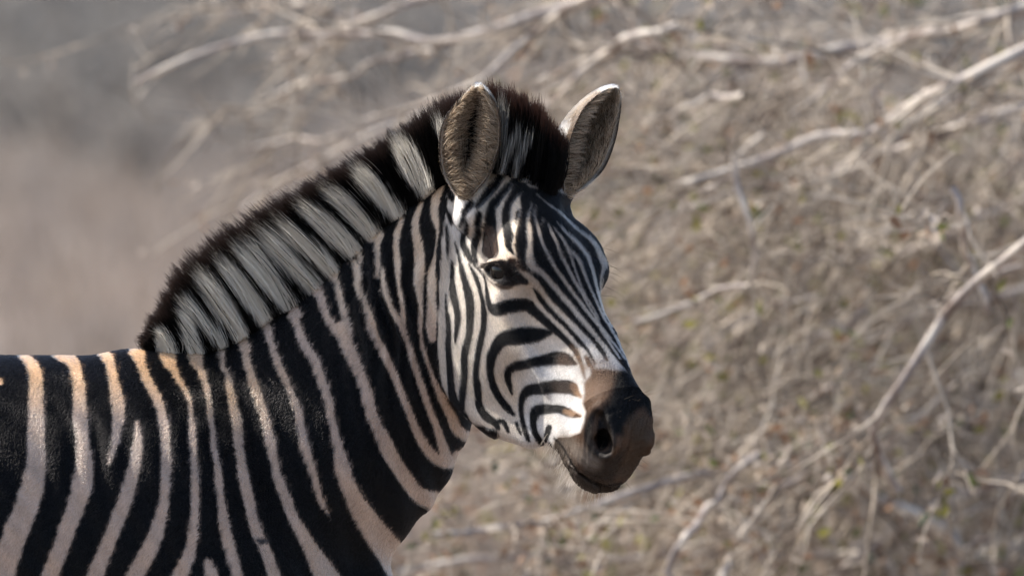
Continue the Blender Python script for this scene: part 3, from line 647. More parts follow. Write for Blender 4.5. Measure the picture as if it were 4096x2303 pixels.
v, f, c = leaf_mesh(P, unit(RNG.normal(0, .35, (n, 3)) + np.array([0, 0, 1.])), RNG.uniform(.08, .26, n), np.full(n, .006), C)
mesh_obj('dry_grass', v, f, ml, smooth=False, attrs={'tone': ('POINT', c)}, kind='stuff')
# ------------------------------------------------------------------ zebra: skin mesh
P1, F1 = surface_nets(lambda x, y, z: field(x, y, z), (-.95, -.34, .55), (.02, .34, 1.60), .0065)
HLO, HHI = np.array([-.20, -.54, .98]), np.array([.26, .10, 1.575])
P2, F2 = surface_nets(lambda x, y, z: field(x, y, z, True, False), HLO, HHI, .0029)
P3, F3 = surface_nets(lambda x, y, z: field(x, y, z, False), (-1.76, -.34, -.02), (-.92, .34, 1.30), .013)
P4, F4 = surface_nets(lambda x, y, z: field(x, y, z, False), (-.93, -.34, -.02), (.02, .34, .60), .013)
c = P1[F1].mean(1)
F1 = F1[~np.all((c > HLO + .014) & (c < HHI - .014), axis=1)]
def ear_shell(outline, n, centre, depth, ns=44, nc=29):
    n = unit(np.array(n, float)); i = int(np.argmax(outline[:, 1]))
    def res(p):
        c = catmull(p, 4.); s = np.r_[0, np.cumsum(np.hypot(*np.diff(c, axis=0).T))]
        u = np.linspace(0, 1, ns) * s[-1]
        return np.stack([np.interp(u, s, c[:, 0]), np.interp(u, s, c[:, 1])], 1)
    le, ri = res(outline[:i + 1][::-1]), res(np.vstack([outline[i:], outline[:1]]))
    def lift(p):
        out = []
        for x, y in p:
            d = ray(x, y); out.append(CAM + d * (((centre - CAM) @ n) / (d @ n)))
        return np.array(out)
    L, R = lift(le), lift(ri)
    s = np.linspace(0, 1, ns)[:, None, None]; cc = np.linspace(-1, 1, nc)[None, :, None]
    base = L[:, None] * (1 - cc) / 2 + R[:, None] * (1 + cc) / 2
    D = depth * np.interp(s, [0, .12, .3, .6, .85, 1], [.35, .8, 1., .85, .5, .1]) * (1 - np.abs(cc) ** 2.2)
    inner = base - n * D
    out = base - n * (D + .0015 + .005 * (1 - np.abs(cc) ** 3))
    ring = np.concatenate([inner, out[:, ::-1]], 1)    # ns, 2nc
    m = 2 * nc
    V = ring.reshape(-1, 3)
    q = []
    for a in range(ns - 1):
        b = np.arange(m); b2 = (b + 1) % m
        q.append(np.stack([a * m + b, a * m + b2, (a + 1) * m + b2, (a + 1) * m + b], 1))
    S_ = np.broadcast_to(s[..., 0], (ns, m)); Cc = np.concatenate([cc[..., 0], cc[:, ::-1, 0]], 1); Cc = np.broadcast_to(Cc, (ns, m))
    ins = np.broadcast_to(np.r_[np.ones(nc), np.zeros(nc)], (ns, m))
    return V, np.vstack(q), S_.ravel(), Cc.ravel(), ins.ravel(), (inner, L, R, n)
EARS = [ear_shell(EAR_R, (-.22, -.97, .06), at_y(1880, 600, -.175), .040), ear_shell(EAR_L, (.72, -.69, .10), at_y(2370, 600, -.105), .068)]
VS, FS, off = [], [], 0
REG = []
for k, (p, f) in enumerate(((P1, F1), (P2, F2), (P3, F3), (P4, F4))):
    VS.append(p); FS.append(f + off); off += len(p); REG.append(np.zeros(len(p), int))
NSKIN = off
for e in EARS:
    VS.append(e[0]); FS.append(e[1] + off); off += len(e[0]); REG.append(np.full(len(e[0]), 2))
V = np.vstack(VS); F = np.vstack(FS); REG = np.concatenate(REG)
ES = np.concatenate([np.zeros(NSKIN)] + [e[2] for e in EARS]); EC = np.concatenate([np.zeros(NSKIN)] + [e[3] for e in EARS]); EI = np.concatenate([np.zeros(NSKIN)] + [e[4] for e in EARS])
def vnormals(V, F):
    q = V[F]; n = np.cross(q[:, 2] - q[:, 0], q[:, 3] - q[:, 1])
    N = np.zeros_like(V)
    for i in range(4):
        for k in range(3): N[:, k] += np.bincount(F[:, i], n[:, k], len(V))
    return unit(N)
N = vnormals(V, F)
def head_coords(p):
    q = p - HO; return q @ HA, q @ HU, q @ HR
A_, U_, R_ = head_coords(V)
# ease the head's outline to measured points: from x, y -> shift, in source pixels
EASE = np.array([(2322,840,-40,0), (2388,920,-34,0), (2432,1000,-16,0), (2433,1350,28,0), (2470,1430,36,0), (2505,1500,30,0), (2550,1550,20,0), (2626,1740,-18,0), (2610,1850,-26,-14), (2540,1945,-22,-40), (2480,1990,-8,-38), (2400,2003,0,-34), (2320,1982,6,-28), (2270,1935,10,-28)], float)
hb = np.zeros(len(V), bool); hb[:NSKIN] = (V[:NSKIN, 0] > -.06)
ex, ey = project(V[hb]); wgt = np.exp(-((ex[:, None] - EASE[:, 0]) ** 2 + (ey[:, None] - EASE[:, 1]) ** 2) / (2 * 52. ** 2))
dd = wgt @ EASE[:, 2:] / np.maximum(wgt.sum(1, keepdims=True), 1.)
V[:NSKIN] += N[:NSKIN] * ((vnoise(V[:NSKIN] * (1, 1, .35), 110., 41) * .0006 + vnoise(V[:NSKIN], 60., 42) * .00035) * sstep(.38, .43, A_[:NSKIN]) * (V[:NSKIN, 0] > 0))[:, None]      # creases of the muzzle
V[hb] += np.stack([dd[:, 0] * MPP, 0 * dd[:, 0], -dd[:, 1] * MPP], 1)
N = vnormals(V, F)
A_, U_, R_ = head_coords(V)
JAW = np.array([(1779,735),(1792,800),(1776,900),(1762,1000),(1754,1200),(1752,1400),(1765,1520),(1800,1610),(1850,1660),(1897,1694),(2000,1720)], float)
def is_head(p):
    x, y = project(p); a, u, r = head_coords(p)
    hd = head_field(a, u, r); nk = neck_field(p[:, 0], p[:, 1], p[:, 2])
    return (hd < nk + .012) & (x > np.interp(y, JAW[:, 1], JAW[:, 0], right=1990)) & (a > -.05)
front = (V[:, 0] > -.25) & (V[:, 2] > .9) & (REG == 0)
REG[np.nonzero(front)[0][is_head(V[front])]] = 1
# loose skin folds on the neck
px, py = project(V)
fold = np.sin((px - .10 * (py - 1200) + 26 * vnoise(np.stack([px, py], 1) / 400., 1., 3)) * 6.283 / 62.) 
fm = np.exp(-((px - 1530 - .12 * (py - 1200)) / 210) ** 2 - ((py - 1250) / 330) ** 2) * (REG == 0) * (V[:, 0] > -.5)
V = V + N * (fold * fm * .0048)[:, None]
fold2 = np.sin((px - .35 * (py - 1700)) * 6.283 / 130. + 2 * vnoise(np.stack([px, py], 1) / 500., 1., 5))
V = V + N * (fold2 * .0018 * (REG == 0) * (V[:, 0] > -.9) * sstep(1500, 1700, py))[:, None]
N = vnormals(V, F)
A_, U_, R_ = head_coords(V)

# ------------------------------------------------------------------ coat colours
COAT_B, COAT_M, COAT_F = coat_fields()
def pol(c, *p): return poly_dist([(x * c[0] + c[1], y * c[0] + c[2]) for x, y in np.array(p, float).reshape(-1, 2)], 200.)
def stk(*s): return stroke_dist(s, 200.)
# (field, feather in source pixels, colour, strength)
TONES = [
 (pol(C7, 772,420, 800,395, 830,362, 846,300, 885,306, 960,308, 1015,322, 1060,332, 1130,335, 1250,450, 1400,700, 1350,1000, 1150,1350, 700,1300, 560,980, 565,850, 600,800, 680,800, 760,770, 790,700, 800,630, 775,560, 790,490, 782,400), 20, (.125, .074, .047), 1.),
 (pol(C7, 880,640, 960,560, 1000,420, 1010,345, 1060,310, 1130,320, 1250,450, 1330,650, 1270,660, 1220,600, 1180,620, 1130,680, 1090,720, 1080,800, 1000,800, 900,700), 40, (.0055, .005, .005), 1.),
 (pol(C7, 800,700, 830,640, 850,640, 880,900, 1000,940, 1100,880, 1060,1020, 1000,1150, 860,1140, 760,1080, 820,960, 800,860), 40, (.040, .032, .027), .95),
 (pol(C7, 1120,660, 1220,640, 1290,760, 1260,960, 1150,1080, 1060,1140, 1020,1050, 1120,900), 50, (.075, .054, .039), .95),
 (pol(C7, 570,800, 640,840, 720,1020, 780,1090, 900,1150, 1060,1140, 1075,1300, 700,1300, 560,1000), 24, (.14, .115, .095), .9),
 (stk(S(C7, 750,1090,40, 820,1150,70, 950,1180,80, 1050,1160,50)), 20, (.045, .035, .028), .9),
 (stk(S(C7, 640,800,60, 720,900,110, 790,960,120, 860,1000,100)), 50, (.20, .165, .135), .85),
 (stk(S(C7, 575,815,16, 610,850,14, 650,905,14, 720,1030,16, 780,1090,18, 860,1140,16, 950,1162,14, 1060,1142,12)), 10, (.015, .012, .011), 1.),
 (stk(S(C7, 890,610,30, 840,680,36, 815,780,40, 830,870,40, 890,930,44, 960,930,44, 1000,860,44, 985,760,40, 940,670,36)), 16, (.026, .022, .020), .9), (stk(S(C7, 905,700,30, 925,770,90, 925,850,90, 905,885,40)), 14, (.008, .007, .007), 1.),
 (stk(S(C7, 640,1040,20, 690,1110,20, 730,1150,16)), 12, (.30, .26, .22), .7),
 (stk(S(C7, 712,440,56, 735,480,46, 765,515,24)), 14, (.20, .11, .06), 1.), (stk(S(C7, 650,618,30, 700,635,44, 765,655,24)), 14, (.22, .125, .07), 1.),
 (stk(S(C7, 640,240,90, 700,270,40)), 40, (.055, .035, .025), .8), (stk(S(C7, 590,440,90, 690,445,90)), 30, (.030, .018, .013), .6), (stk(S(C7, 700,140,34, 745,190,28, 762,250,24, 780,320,26, 795,380,20)), 14, (.10, .06, .04), .9), (stk(S(C7, 800,225,26, 830,270,30, 850,305,30)), 14, (.10, .06, .04), .9),
 (stk(S(C6, 1040,1080,40, 1100,1170,40)), 24, (.12, .07, .04), .8), (stk(S(C7, 770,330,40, 840,290,50, 920,270,50, 1010,300,40)), 70, (.15, .088, .055), .75),
 (stk(S(C6, 332,60,90, 332,130,110, 335,190,110, 352,225,90)), 10, (.075, .050, .038), 1.),
 (stk(S(C6, 500,300,44, 545,315,66, 590,345,50, 612,370,24)), 9, (.026, .015, .011), 1.),
 (stk(S(C6, 375,490,18, 420,508,36, 480,515,34, 540,480,30, 590,465,26)), 8, (.045, .026, .018), .9),
 (pol(C6, 272,352, 296,332, 345,304, 420,290, 490,306, 545,342, 592,402, 655,462, 640,486, 585,480, 515,502, 440,502, 368,470, 310,420), 6, (.010, .009, .010), 1.),
]
def white_tone(px, py, reg):
    n = len(px)
    c = np.tile(np.array([.53, .405, .325]), (n, 1))                        # flank and neck
    def mixin(col, m):
        m = np.clip(m, 0, 1)[:, None]; c[:] = c * (1 - m) + np.array(col) * m
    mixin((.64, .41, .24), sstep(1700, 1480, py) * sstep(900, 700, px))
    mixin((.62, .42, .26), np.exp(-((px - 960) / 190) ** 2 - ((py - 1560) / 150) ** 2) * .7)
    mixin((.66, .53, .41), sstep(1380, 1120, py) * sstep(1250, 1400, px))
    hd = (reg == 1) * 1.
    mixin((.585, .50, .415), hd)
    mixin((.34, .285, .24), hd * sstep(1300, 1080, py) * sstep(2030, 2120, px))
    mixin((.74, .60, .46), hd * sstep(1080, 980, py) * sstep(2160, 2080, px) * sstep(1850, 1900, px) * .8)
    mixin((.78, .76, .74), hd * np.exp(-((px - 1830) / 50) ** 2 - ((py - 860) / 120) ** 2))
    mixin((.60, .575, .55), hd * sstep(1300, 1500, py) * sstep(2050, 2150, px))
    q = np.stack([px, py], 1)
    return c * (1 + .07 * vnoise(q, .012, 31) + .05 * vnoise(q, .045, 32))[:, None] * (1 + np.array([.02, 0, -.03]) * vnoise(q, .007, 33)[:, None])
BLACK = np.array([.0045, .0042, .0046])
def coat(p, n, reg, hard):
    """coat colour at points p with normals n; the hidden side mirrors the seen one"""
    a, u, r = head_coords(p)
    q = p.copy()
    face = ((CAM - p) * n).sum(1) > .0
    m = ~face
    hm = m & (reg == 1); q[hm] = p[hm] - 2 * r[hm][:, None] * HR
    bm = m & (reg == 0); q[bm, 1] = -.02 - np.abs(p[bm, 1])
    x, y = project(q)
    jit = 1.6 * vnoise(np.stack([x, y], 1), .035, 8) + 1.4 * vnoise(np.stack([x, y], 1), .11, 9)
    sd = np.where(reg == 1, sample(COAT_F, x, y), np.maximum(sample(COAT_B, x, y), np.where(n[:, 2] > .30, sample(COAT_M, x, y), -60))) + jit * np.where(reg == 1, .3, 1.)
    # beyond the traced part of the flank: the same rhythm of bands goes on
    far = (reg == 0) & ((p[:, 0] < -.80) | (p[:, 2] < .80))
    ph = np.sin(p[:, 0] * 44 + 9 * np.clip(.95 - p[:, 2], -.3, .5) * np.clip(-p[:, 0] - .7, 0, 1) + 1.2 * vnoise(p, 2.2, 4)) - .15
    lg = np.sin(p[:, 2] * 95 + 1.5 * vnoise(p, 6., 6)) - .1
    ph = np.where(p[:, 2] < .58, lg, ph) * 40
    sd = np.where(far, ph, sd)
    if hard: sd = sd + RNG.normal(0, 1, len(sd)) * np.where(reg == 1, 1.1, 2.2); t = (sd > 0) * 1.
    else: t = sstep(-4, 4, sd)
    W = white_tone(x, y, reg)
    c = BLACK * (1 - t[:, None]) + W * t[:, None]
    h = reg == 1
    if h.any():
        xh, yh = x[h], y[h]; ch = c[h]
        for fld, fe, colr, k in TONES:
            al = sstep(fe * .5, -fe * .5, sample(fld, xh, yh)) * k
            ch = ch * (1 - al[:, None]) + np.array(colr) * al[:, None]
        # fine dark streaks on the lips
        st = sstep(.25, .7, vnoise(np.stack([xh * .9 + yh * .35, yh * .12], 1), .05, 12)) * sstep(2300, 2250, xh - .45 * (yh - 1800)) * sstep(1760, 1800, yh) * .6
        ch = ch * (1 - st[:, None]) + np.array([.03, .025, .022]) * st[:, None]
        c[h] = ch
    # dirty scar on the flank
    d = np.hypot((x - 1048) / 32, (y - 2160) / 15); al = sstep(1.2, .6, d + .3 * vnoise(np.stack([x, y], 1), .05, 2)) * (reg == 0)
    return c * (1 - al[:, None]) + np.array([.06, .055, .055]) * al[:, None]
def ear_tone(s, cc, ins, p):
    ac = np.abs(cc)
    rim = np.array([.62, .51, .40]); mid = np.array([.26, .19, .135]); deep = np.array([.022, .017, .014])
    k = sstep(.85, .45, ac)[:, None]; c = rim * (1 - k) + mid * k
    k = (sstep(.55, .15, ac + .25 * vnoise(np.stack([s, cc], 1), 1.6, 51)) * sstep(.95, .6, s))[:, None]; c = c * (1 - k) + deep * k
    wt = np.array([.76, .73, .69])
    c = np.where((ins > .5)[:, None], c, np.where((ac > .92)[:, None], (.11, .08, .058), wt + (np.array([.12, .09, .065]) - wt) * sstep(.46, .62, s)[:, None]))
    k = (sstep(.86, .97, s) * .8)[:, None]; c = c * (1 - k) + np.array([.80, .76, .70]) * k
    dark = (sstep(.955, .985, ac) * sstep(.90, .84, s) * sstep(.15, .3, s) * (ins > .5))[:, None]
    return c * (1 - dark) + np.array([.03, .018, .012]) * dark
TONE = np.zeros_like(V)
sk = REG < 2
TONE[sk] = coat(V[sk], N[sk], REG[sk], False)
TONE[~sk] = ear_tone(ES[~sk], EC[~sk], EI[~sk], V[~sk])

mat_skin, t, b = material('short_coat')
at = nd(t, 'ShaderNodeAttribute', attribute_name='tone'); t.links.new(at.outputs['Color'], b.inputs['Base Color'])
no = nd(t, 'ShaderNodeTexNoise', Scale=900., Detail=3.); bp = nd(t, 'ShaderNodeBump', Strength=.25, Distance=.001)
t.links.new(no.outputs[0], bp.inputs['Height']); t.links.new(bp.outputs[0], b.inputs['Normal'])
b.inputs['Roughness'].default_value = .6; b.inputs['Specular IOR Level'].default_value = .18
ZEB = mesh_obj('zebra', V, F, mat_skin, attrs={'tone': ('POINT', TONE)}, label='black and white striped zebra standing side on with its head turned towards the camera', category='zebra')

# ------------------------------------------------------------------ hair
def hair_mat(name, rough=.35, radial=.45, ior=1.22):
    m = bpy.data.materials.new(name); m.use_nodes = True; t = m.node_tree; t.nodes.clear()
    a = nd(t, 'ShaderNodeAttribute', attribute_name='tone')
    h = nd(t, 'ShaderNodeBsdfHairPrincipled'); h.model = 'CHIANG'; h.parametrization = 'COLOR'
    t.links.new(a.outputs['Color'], h.inputs['Color'])
    h.inputs['IOR'].default_value = ior; h.inputs['Roughness'].default_value = rough; h.inputs['Radial Roughness'].default_value = radial
    o = nd(t, 'ShaderNodeOutputMaterial'); t.links.new(h.outputs[0], o.inputs[0])
    return m
mat_fur = hair_mat('coat_hair', .28, .45, 1.30); 
mat_mane = bpy.data.materials.new('mane_hair'); mat_mane.use_nodes = True; t = mat_mane.node_tree; t.nodes.clear()
at = nd(t, 'ShaderNodeAttribute', attribute_name='tone'); df = nd(t, 'ShaderNodeBsdfDiffuse'); tl = nd(t, 'ShaderNodeBsdfTranslucent'); hp = nd(t, 'ShaderNodeBsdfHairPrincipled')
hp.model = 'CHIANG'; hp.parametrization = 'COLOR'; hp.inputs['IOR'].default_value = 1.3
m1, m2, o = nd(t, 'ShaderNodeMixShader'), nd(t, 'ShaderNodeMixShader'), nd(t, 'ShaderNodeOutputMaterial')
m1.inputs[0].default_value = .6; m2.inputs[0].default_value = .12
for n in (df, tl, hp): t.links.new(at.outputs['Color'], n.inputs['Color'])
t.links.new(df.outputs[0], m1.inputs[1]); t.links.new(tl.outputs[0], m1.inputs[2]); t.links.new(m1.outputs[0], m2.inputs[1]); t.links.new(hp.outputs[0], m2.inputs[2]); t.links.new(m2.outputs[0], o.inputs[0])

# flow of the coat
FL = np.zeros_like(V); LEN = np.zeros(len(V))
bd = REG == 0
FL[bd] = (-.45, 0, -.9)
LEN[bd] = .0052
up = sstep(1500, 1400, py) * (px < 800); FL[bd] += np.stack([-.8 * up[bd], 0 * up[bd], .3 * up[bd]], 1)
hd = REG == 1
FL[hd] = HA + .35 * HU * np.sign(U_[hd] + .12)[:, None] * 0
top = hd & (U_ > -.02)
k = sstep(.20, .12, A_[top])[:, None]; FL[top] = HA * (1 - 2 * k) + HR * np.sign(R_[top])[:, None] * .3
LEN[hd] = np.interp(A_[hd], [0, .10, .2, .32, .40, .5], [.0085, .0065, .0055, .0042, .0022, .0016])
LEN[hd] *= 1 + .5 * sstep(-.05, -.16, U_[hd]) * (A_[hd] < .25)
eyed = np.linalg.norm(np.stack([A_ - EYE[0], U_ - EYE[1], np.abs(R_) - EYE[2]], 1), axis=1)
LEN[hd] *= np.clip((eyed[hd] - .026) / .025, .12, 1)
er = REG == 2
for i, e in enumerate(EARS):
    s0 = NSKIN + sum(len(q[0]) for q in EARS[:i]); ax_ = unit(e[5][0][-1].mean(0) - e[5][0][0].mean(0))
    FL[s0:s0 + len(e[0])] = ax_
LEN[er] = np.where(EI[er] > .5, .0022, np.where(np.abs(EC[er]) > .9, .004, .0095))
q = V[F]; area = .5 * np.linalg.norm(np.cross(q[:, 2] - q[:, 0], q[:, 3] - q[:, 1]), axis=1); cen = q.mean(1)
fn_ = unit(np.cross(q[:, 2] - q[:, 0], q[:, 3] - q[:, 1]))
vis = ((unit(CAM - cen) * fn_).sum(1) > -.40) & (cen[:, 0] > -.86) & (cen[:, 2] > .84)
dens = np.where(REG[F[:, 0]] == 1, 95e4, 52e4); dens = np.where(REG[F[:, 0]] == 2, 80e4, dens)
cnt = area * dens * vis
cnt = np.floor(cnt).astype(int) + (RNG.random(len(cnt)) < cnt % 1)
fi = np.repeat(np.arange(len(F)), cnt); n_ = len(fi)
uu, vv = RNG.random((2, n_, 1))
def bil(X):
    g = X[F[fi]]
    if g.ndim == 2: g = g[..., None]
    return (g[:, 0] * (1 - uu) + g[:, 1] * uu) * (1 - vv) + (g[:, 3] * (1 - uu) + g[:, 2] * uu) * vv
rp, rn, rf, rl, rg = bil(V), unit(bil(N)), bil(FL), bil(LEN)[:, 0], REG[F[fi, 0]]
es, ec, ei = bil(ES)[:, 0], bil(EC)[:, 0], bil(EI)[:, 0]
RC = np.zeros((n_, 3)); k = rg < 2
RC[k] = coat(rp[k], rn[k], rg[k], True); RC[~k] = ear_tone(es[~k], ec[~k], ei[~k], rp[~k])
nose = (rg == 1) * sstep(.37, .42, head_coords(rp)[0]) * (RC.sum(1) < .5); RC *= (1 - .45 * nose)[:, None]; rl = rl * (1 - .35 * nose)
RC *= RNG.uniform(.62, 1.25, (n_, 1)); RC = np.clip(RC, .0025, .90)
rf = unit(rf + RNG.normal(0, .16, rf.shape) + .25 * np.stack([vnoise(rp, 14., s) for s in (21, 22, 23)], 1)); tg = unit(rf - (rf * rn).sum(1, keepdims=True) * rn)
rl = rl * RNG.uniform(.7, 1.2, n_)
lift = np.where(rg == 2, .55, .30)[:, None] * RNG.uniform(.6, 1.35, (n_, 1))
d0 = unit(tg + rn * lift * 1.5); d1 = unit(tg + rn * lift * .35)
P = np.stack([rp - rn * .0004, rp + d0 * rl[:, None] * .5, rp + (d0 + d1) * rl[:, None] * .5], 1)
rad = np.where(rg == 1, .00021, .00027)[:, None] * np.array([1., .85, .25])
mz = (nose > .3)
hair_obj('coat_fur', P[~mz], rad[~mz], RC[~mz][:, None], mat_fur, ZEB, kind='stuff')
hair_obj('muzzle_fur', P[mz], rad[mz], RC[mz][:, None], mat_mane, ZEB, kind='stuff')
print('fur', n_)

# mane: root on the crest -> tip, both measured on the photograph
MR = np.array([(600,1404),(655,1406),(720,1412),(811,1412),(887,1378),(976,1345),(1066,1276),(1170,1222),(1273,1145),(1349,1080),(1436,1000),(1489,940),(1537,900),(1595,865),(1648,815),(1701,772),(1760,725),(1850,690),(1960,680),(2050,700),(2140,740),(2215,775)], float)
MT = np.array([(572,1368),(605,1322),(622,1270),(655,1200),(690,1105),(750,1035),(845,962),(920,908),(1008,862),(1085,812),(1188,762),(1262,722),(1335,680),(1420,630),(1510,575),(1590,520),(1690,450),(1800,395),(1960,345),(2075,375),(2180,460),(2255,570)], float)
MY = np.interp(np.arange(len(MR)), [0, 8, 10, 12, 14, 17, 21], [.002, .004, -.012, -.028, -.050, -.105, -.140])
def mane_strands(n, spread, t0, t1):
    s = np.sort(RNG.uniform(t0, t1, n)); ss = np.arange(len(MR)) * 1.
    rx, ry, tx, ty, y0 = (np.interp(s, ss, q) for q in (MR[:, 0], MR[:, 1], MT[:, 0], MT[:, 1], MY))
    lat = RNG.normal(0, 1, n).clip(-1.9, 1.9)
    ncl = n // 26; cid = np.minimum((np.argsort(np.argsort(s + RNG.normal(0, .03, n))) // 26), ncl - 1)       # locks of about 26 hairs
    Ln = (RNG.beta(7, 1.4, n) * .6 + RNG.uniform(.72, 1.12, ncl)[cid] * .4) * 1.04
    ckx, cky = RNG.normal(0, 15, ncl)[cid], RNG.normal(0, 9, ncl)[cid]; clat = RNG.normal(0, .7, ncl)[cid]; lat = lat * .6 + clat
    rx = rx + RNG.normal(0, 8, n); ry = ry + 22 - 8 * np.abs(lat)
    ex, ey = rx + (tx - rx) * Ln + RNG.normal(0, 6, n) + ckx, ry + (ty - ry) * Ln + RNG.normal(0, 6, n) + cky
    yw = spread * np.interp(s, [0, 3, 12, 17, 21], [.6, 1, 1, 1.15, 1.5])
    r = np.stack([at_y(a, b_, c_) for a, b_, c_ in zip(rx, ry, y0 + lat * yw)])
    e = np.stack([at_y(a, b_, c_) for a, b_, c_ in zip(ex, ey, y0 + lat * yw * .8 + RNG.normal(0, .004, n))])
    bend = np.stack([RNG.normal(.004, .004, n), RNG.normal(0, .003, n), RNG.normal(.004, .004, n)], 1)
    u = np.linspace(0, 1, 7)[None, :, None]
    P = r[:, None] * (1 - u) + e[:, None] * u + bend[:, None] * (4 * u * (1 - u))
    x, y = project(P.reshape(-1, 3)); jx = np.repeat(RNG.normal(0, 5, n), 7)
    sd = sample(COAT_M, x + jx, y + np.repeat(RNG.normal(0, 9, n), 7)).reshape(n, 7)
    t = sstep(-8, 6, sd + 5)[..., None]
    hf = np.clip((s - 16.5) / 1.5, 0, 1)[:, None, None]
    tip = sstep(.72, 1.02, u * Ln[:, None, None]) 
    dark = np.array([.005, .0045, .0045]) * (1 - tip) + (np.array([.060, .040, .034]) * (1 - hf) + np.array([.060, .026, .018]) * hf) * tip
    dk = (RNG.random((n, 1, 1)) > .05) * 1.
    c = dark * (1 - t * dk) + np.array([.985, .945, .86]) * t * dk * (1 - .5 * hf)
    c = np.clip(c * RNG.uniform(.90, 1.0, (n, 1, 1)) * RNG.uniform(.95, 1., (ncl, 1, 1))[cid], .0025, .985)
    rad = .00040 * RNG.uniform(.7, 1.2, (n, 1)) * np.array([1, 1, 1, .95, .85, .65, .2])
    return P, rad, c
a_, b_ = mane_strands(36000, .0095, 0, 16.9), mane_strands(16000, .020, 16.6, 21.)
hair_obj('mane', *[np.concatenate([p, q]) for p, q in zip(a_, b_)], mat_mane, ZEB)

# tufts inside the ears
PP, CC = [], []
for i, (Vv, Ff, s_, c_, in_, (inner, L, R, n)) in enumerate(EARS):
    m = 12000
    s = RNG.uniform(.03, .93, m); side = RNG.choice([-1, 1], m); cc = side * RNG.uniform(.40, .92, m) ** .7
    fi0 = (s * (inner.shape[0] - 1)); a = fi0.astype(int).clip(0, inner.shape[0] - 2); fa = (fi0 - a)[:, None]
    ci = (cc + 1) / 2 * (inner.shape[1] - 1); b0 = ci.astype(int).clip(0, inner.shape[1] - 2); fb = (ci - b0)[:, None]
    r = (inner[a, b0] * (1 - fb) + inner[a, b0 + 1] * fb) * (1 - fa) + (inner[a + 1, b0] * (1 - fb) + inner[a + 1, b0 + 1] * fb) * fa
    latv = unit(R.mean(0) - L.mean(0)); axv = unit(inner[-1].mean(0) - inner[0].mean(0))
    d = unit(-side[:, None] * latv * RNG.uniform(.4, 1., (m, 1)) + axv * RNG.normal(.30, .30, (m, 1)) + n * RNG.uniform(.25, .7, (m, 1)))
    ln = RNG.uniform(.010, .032, m) * np.interp(s, [0, .2, .6, 1], [.7, 1.1, 1., .4])
    u = np.linspace(0, 1, 5)[None, :, None]
    dr = axv * .5 - np.array([0, 0, .25])
    p = r[:, None] + d[:, None] * ln[:, None, None] * u + (dr * RNG.uniform(-.2, .5, (m, 1)))[:, None] * ln[:, None, None] * u ** 2
    k = RNG.random((m, 1))
    col = np.where(k < .55, [[.72, .60, .46]], np.where(k < .85, [[.44, .34, .24]], [[.10, .07, .05]])) * RNG.uniform(.7, 1.2, (m, 1))
    PP.append(p); CC.append(np.broadcast_to(col[:, None], (m, 5, 3)))
P = np.concatenate(PP); C_ = np.concatenate(CC)
hair_obj('ear_hair', P, np.full((len(P), 1), .00032) * np.array([1, 1, .9, .7, .2]), C_, mat_mane, ZEB)

# whiskers and lashes
hv = np.nonzero((REG == 1) & (A_ > .36) & (U_ < -.052) & (N @ np.array([0, 0, -1.]) > .15))[0]
i = RNG.choice(hv, 170); r = V[i]; d = unit(N[i] * .6 + np.array([-.12, -.1, -.9]) + RNG.normal(0, .28, (170, 3)))
ln = RNG.uniform(.008, .034, 170)
u = np.linspace(0, 1, 5)[None, :, None]
P = r[:, None] + d[:, None] * ln[:, None, None] * u + np.array([0, 0, -.004]) * u ** 2
C_ = np.broadcast_to(np.array([.62, .56, .48]), (170, 5, 3))
hv = np.nonzero((REG == 1) & (A_ > .38) & (U_ > -.03) & (N[:, 0] > .3))[0]
i = RNG.choice(hv, 60); r = V[i]; d = unit(N[i] + RNG.normal(0, .25, (60, 3)) + np.array([.1, 0, -.2])); ln = RNG.uniform(.006, .018, 60)
P2_ = r[:, None] + d[:, None] * ln[:, None, None] * u; C2_ = np.broadcast_to(np.array([.10, .08, .06]), (60, 5, 3))
hv = np.nonzero((REG == 1) & (np.abs(R_) > .07) & (R_ < 0) & (eyed < .05) & (N[:, 0] > .5))[0]
i = RNG.choice(hv, 22); r = V[i]; d = unit(np.array([1., -.1, -.15]) + RNG.normal(0, .12, (22, 3))); ln = RNG.uniform(.015, .045, 22)
P3_ = r[:, None] + d[:, None] * ln[:, None, None] * u + np.array([0, 0, -.008]) * u ** 2; C3_ = np.broadcast_to(np.array([.05, .04, .03]), (22, 5, 3))
P = np.concatenate([P, P2_, P3_]); C_ = np.concatenate([C_, C2_, C3_])
hair_obj('whiskers', P, np.full((len(P), 1), .00026) * np.array([1, .9, .75, .5, .15]), C_, mat_mane, ZEB)
def hw(a, u, r): return HO + HA * a + HU * u + HR * r
def lashes(sg, parent):
    m = 150; lid = np.array([p[:3] for p in LID_UP]); t_ = RNG.uniform(.25, 3.6, m)
    r = np.stack([np.interp(t_, range(5), lid[:, k]) for k in range(3)], 1) + np.array([0, -.001, .004])
    d = unit(np.array([-.05, -.55, .75]) + RNG.normal(0, .10, (m, 3)) + np.array([-.5, 0, 0]) * (1 - t_ / 3)[:, None])
    ln = RNG.uniform(.007, .014, m); u = np.linspace(0, 1, 5)[None, :, None]
    p = r[:, None] + d[:, None] * ln[:, None, None] * u + np.array([0, -.002, 0]) * u ** 2
    p = HO + p[..., :1] * HA + p[..., 1:2] * HU + p[..., 2:] * sg * HR
    k = RNG.random((m, 1, 1)) < .4
    c = np.where(k, [[[.22, .19, .17]]], [[[.012, .010, .010]]])
    hair_obj('eyelashes', p, np.full((m, 1), .00025) * np.array([1, 1, .8, .6, .2]), np.broadcast_to(c, (m, 5, 3)), mat_mane, parent)
me_, t, b = material('eyeball')
tc = nd(t, 'ShaderNodeTexCoord'); sx = nd(t, 'ShaderNodeSeparateXYZ'); t.links.new(tc.outputs['Object'], sx.inputs[0])
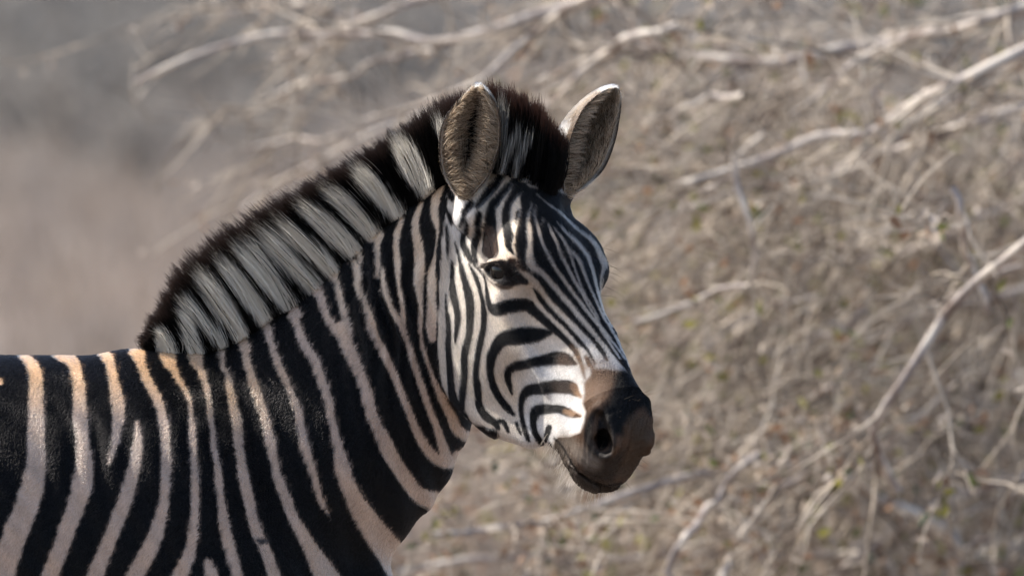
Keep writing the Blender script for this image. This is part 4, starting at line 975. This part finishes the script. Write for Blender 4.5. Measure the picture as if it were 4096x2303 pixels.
ln_ = nd(t, 'ShaderNodeVectorMath', operation='LENGTH')
mp = nd(t, 'ShaderNodeMapping'); mp.inputs['Scale'].default_value = (1, 1, 0); t.links.new(tc.outputs['Object'], mp.inputs[0]); t.links.new(mp.outputs[0], ln_.inputs[0])
cr = nd(t, 'ShaderNodeValToRGB'); e = cr.color_ramp.elements
e[0].position = .0; e[0].color = (.004, .004, .005, 1); e[1].position = 1.; e[1].color = (.012, .009, .008, 1)
for ps, c in ((.40, (.003, .003, .004, 1)), (.47, (.010, .0075, .006, 1)), (.62, (.012, .009, .007, 1)), (.68, (.030, .028, .030, 1)), (.73, (.006, .005, .005, 1))):
    k = e.new(ps); k.color = c
mr = nd(t, 'ShaderNodeMath', operation='DIVIDE'); mr.inputs[1].default_value = EYE_R
t.links.new(ln_.outputs['Value'], mr.inputs[0]); t.links.new(mr.outputs[0], cr.inputs[0]); t.links.new(cr.outputs[0], b.inputs['Base Color'])
b.inputs['Roughness'].default_value = .04; b.inputs['Specular IOR Level'].default_value = .35; b.inputs['Coat Weight'].default_value = .0; b.inputs['Coat Roughness'].default_value = .03
def sphere(r, nu=32, nv=20):
    V = [(0, 0, r)]; F = []
    for j in range(1, nv):
        for i in range(nu):
            V.append((r * math.sin(math.pi * j / nv) * math.cos(2 * math.pi * i / nu), r * math.sin(math.pi * j / nv) * math.sin(2 * math.pi * i / nu), r * math.cos(math.pi * j / nv)))
    V.append((0, 0, -r)); L = len(V) - 1
    for i in range(nu):
        F.append((0, 1 + i, 1 + (i + 1) % nu)); F.append((L, L - nu + (i + 1) % nu, L - nu + i))
        for j in range(nv - 2):
            a = 1 + j * nu + i; b = 1 + j * nu + (i + 1) % nu
            F.append((a, a + nu, b + nu, b))
    return V, F
for sg in (1, -1):
    ob = mesh_obj('eye', *sphere(EYE_R), me_, ZEB)
    ob.location = hw(EYE[0], EYE[1], EYE[2] * sg)
    dv = unit(np.array([.30, .42, .86])); wd = HA * dv[0] + HU * dv[1] + HR * dv[2] * sg
    ob.rotation_euler = Vector(wd).to_track_quat('Z', 'Y').to_euler()
    lashes(sg, ZEB)
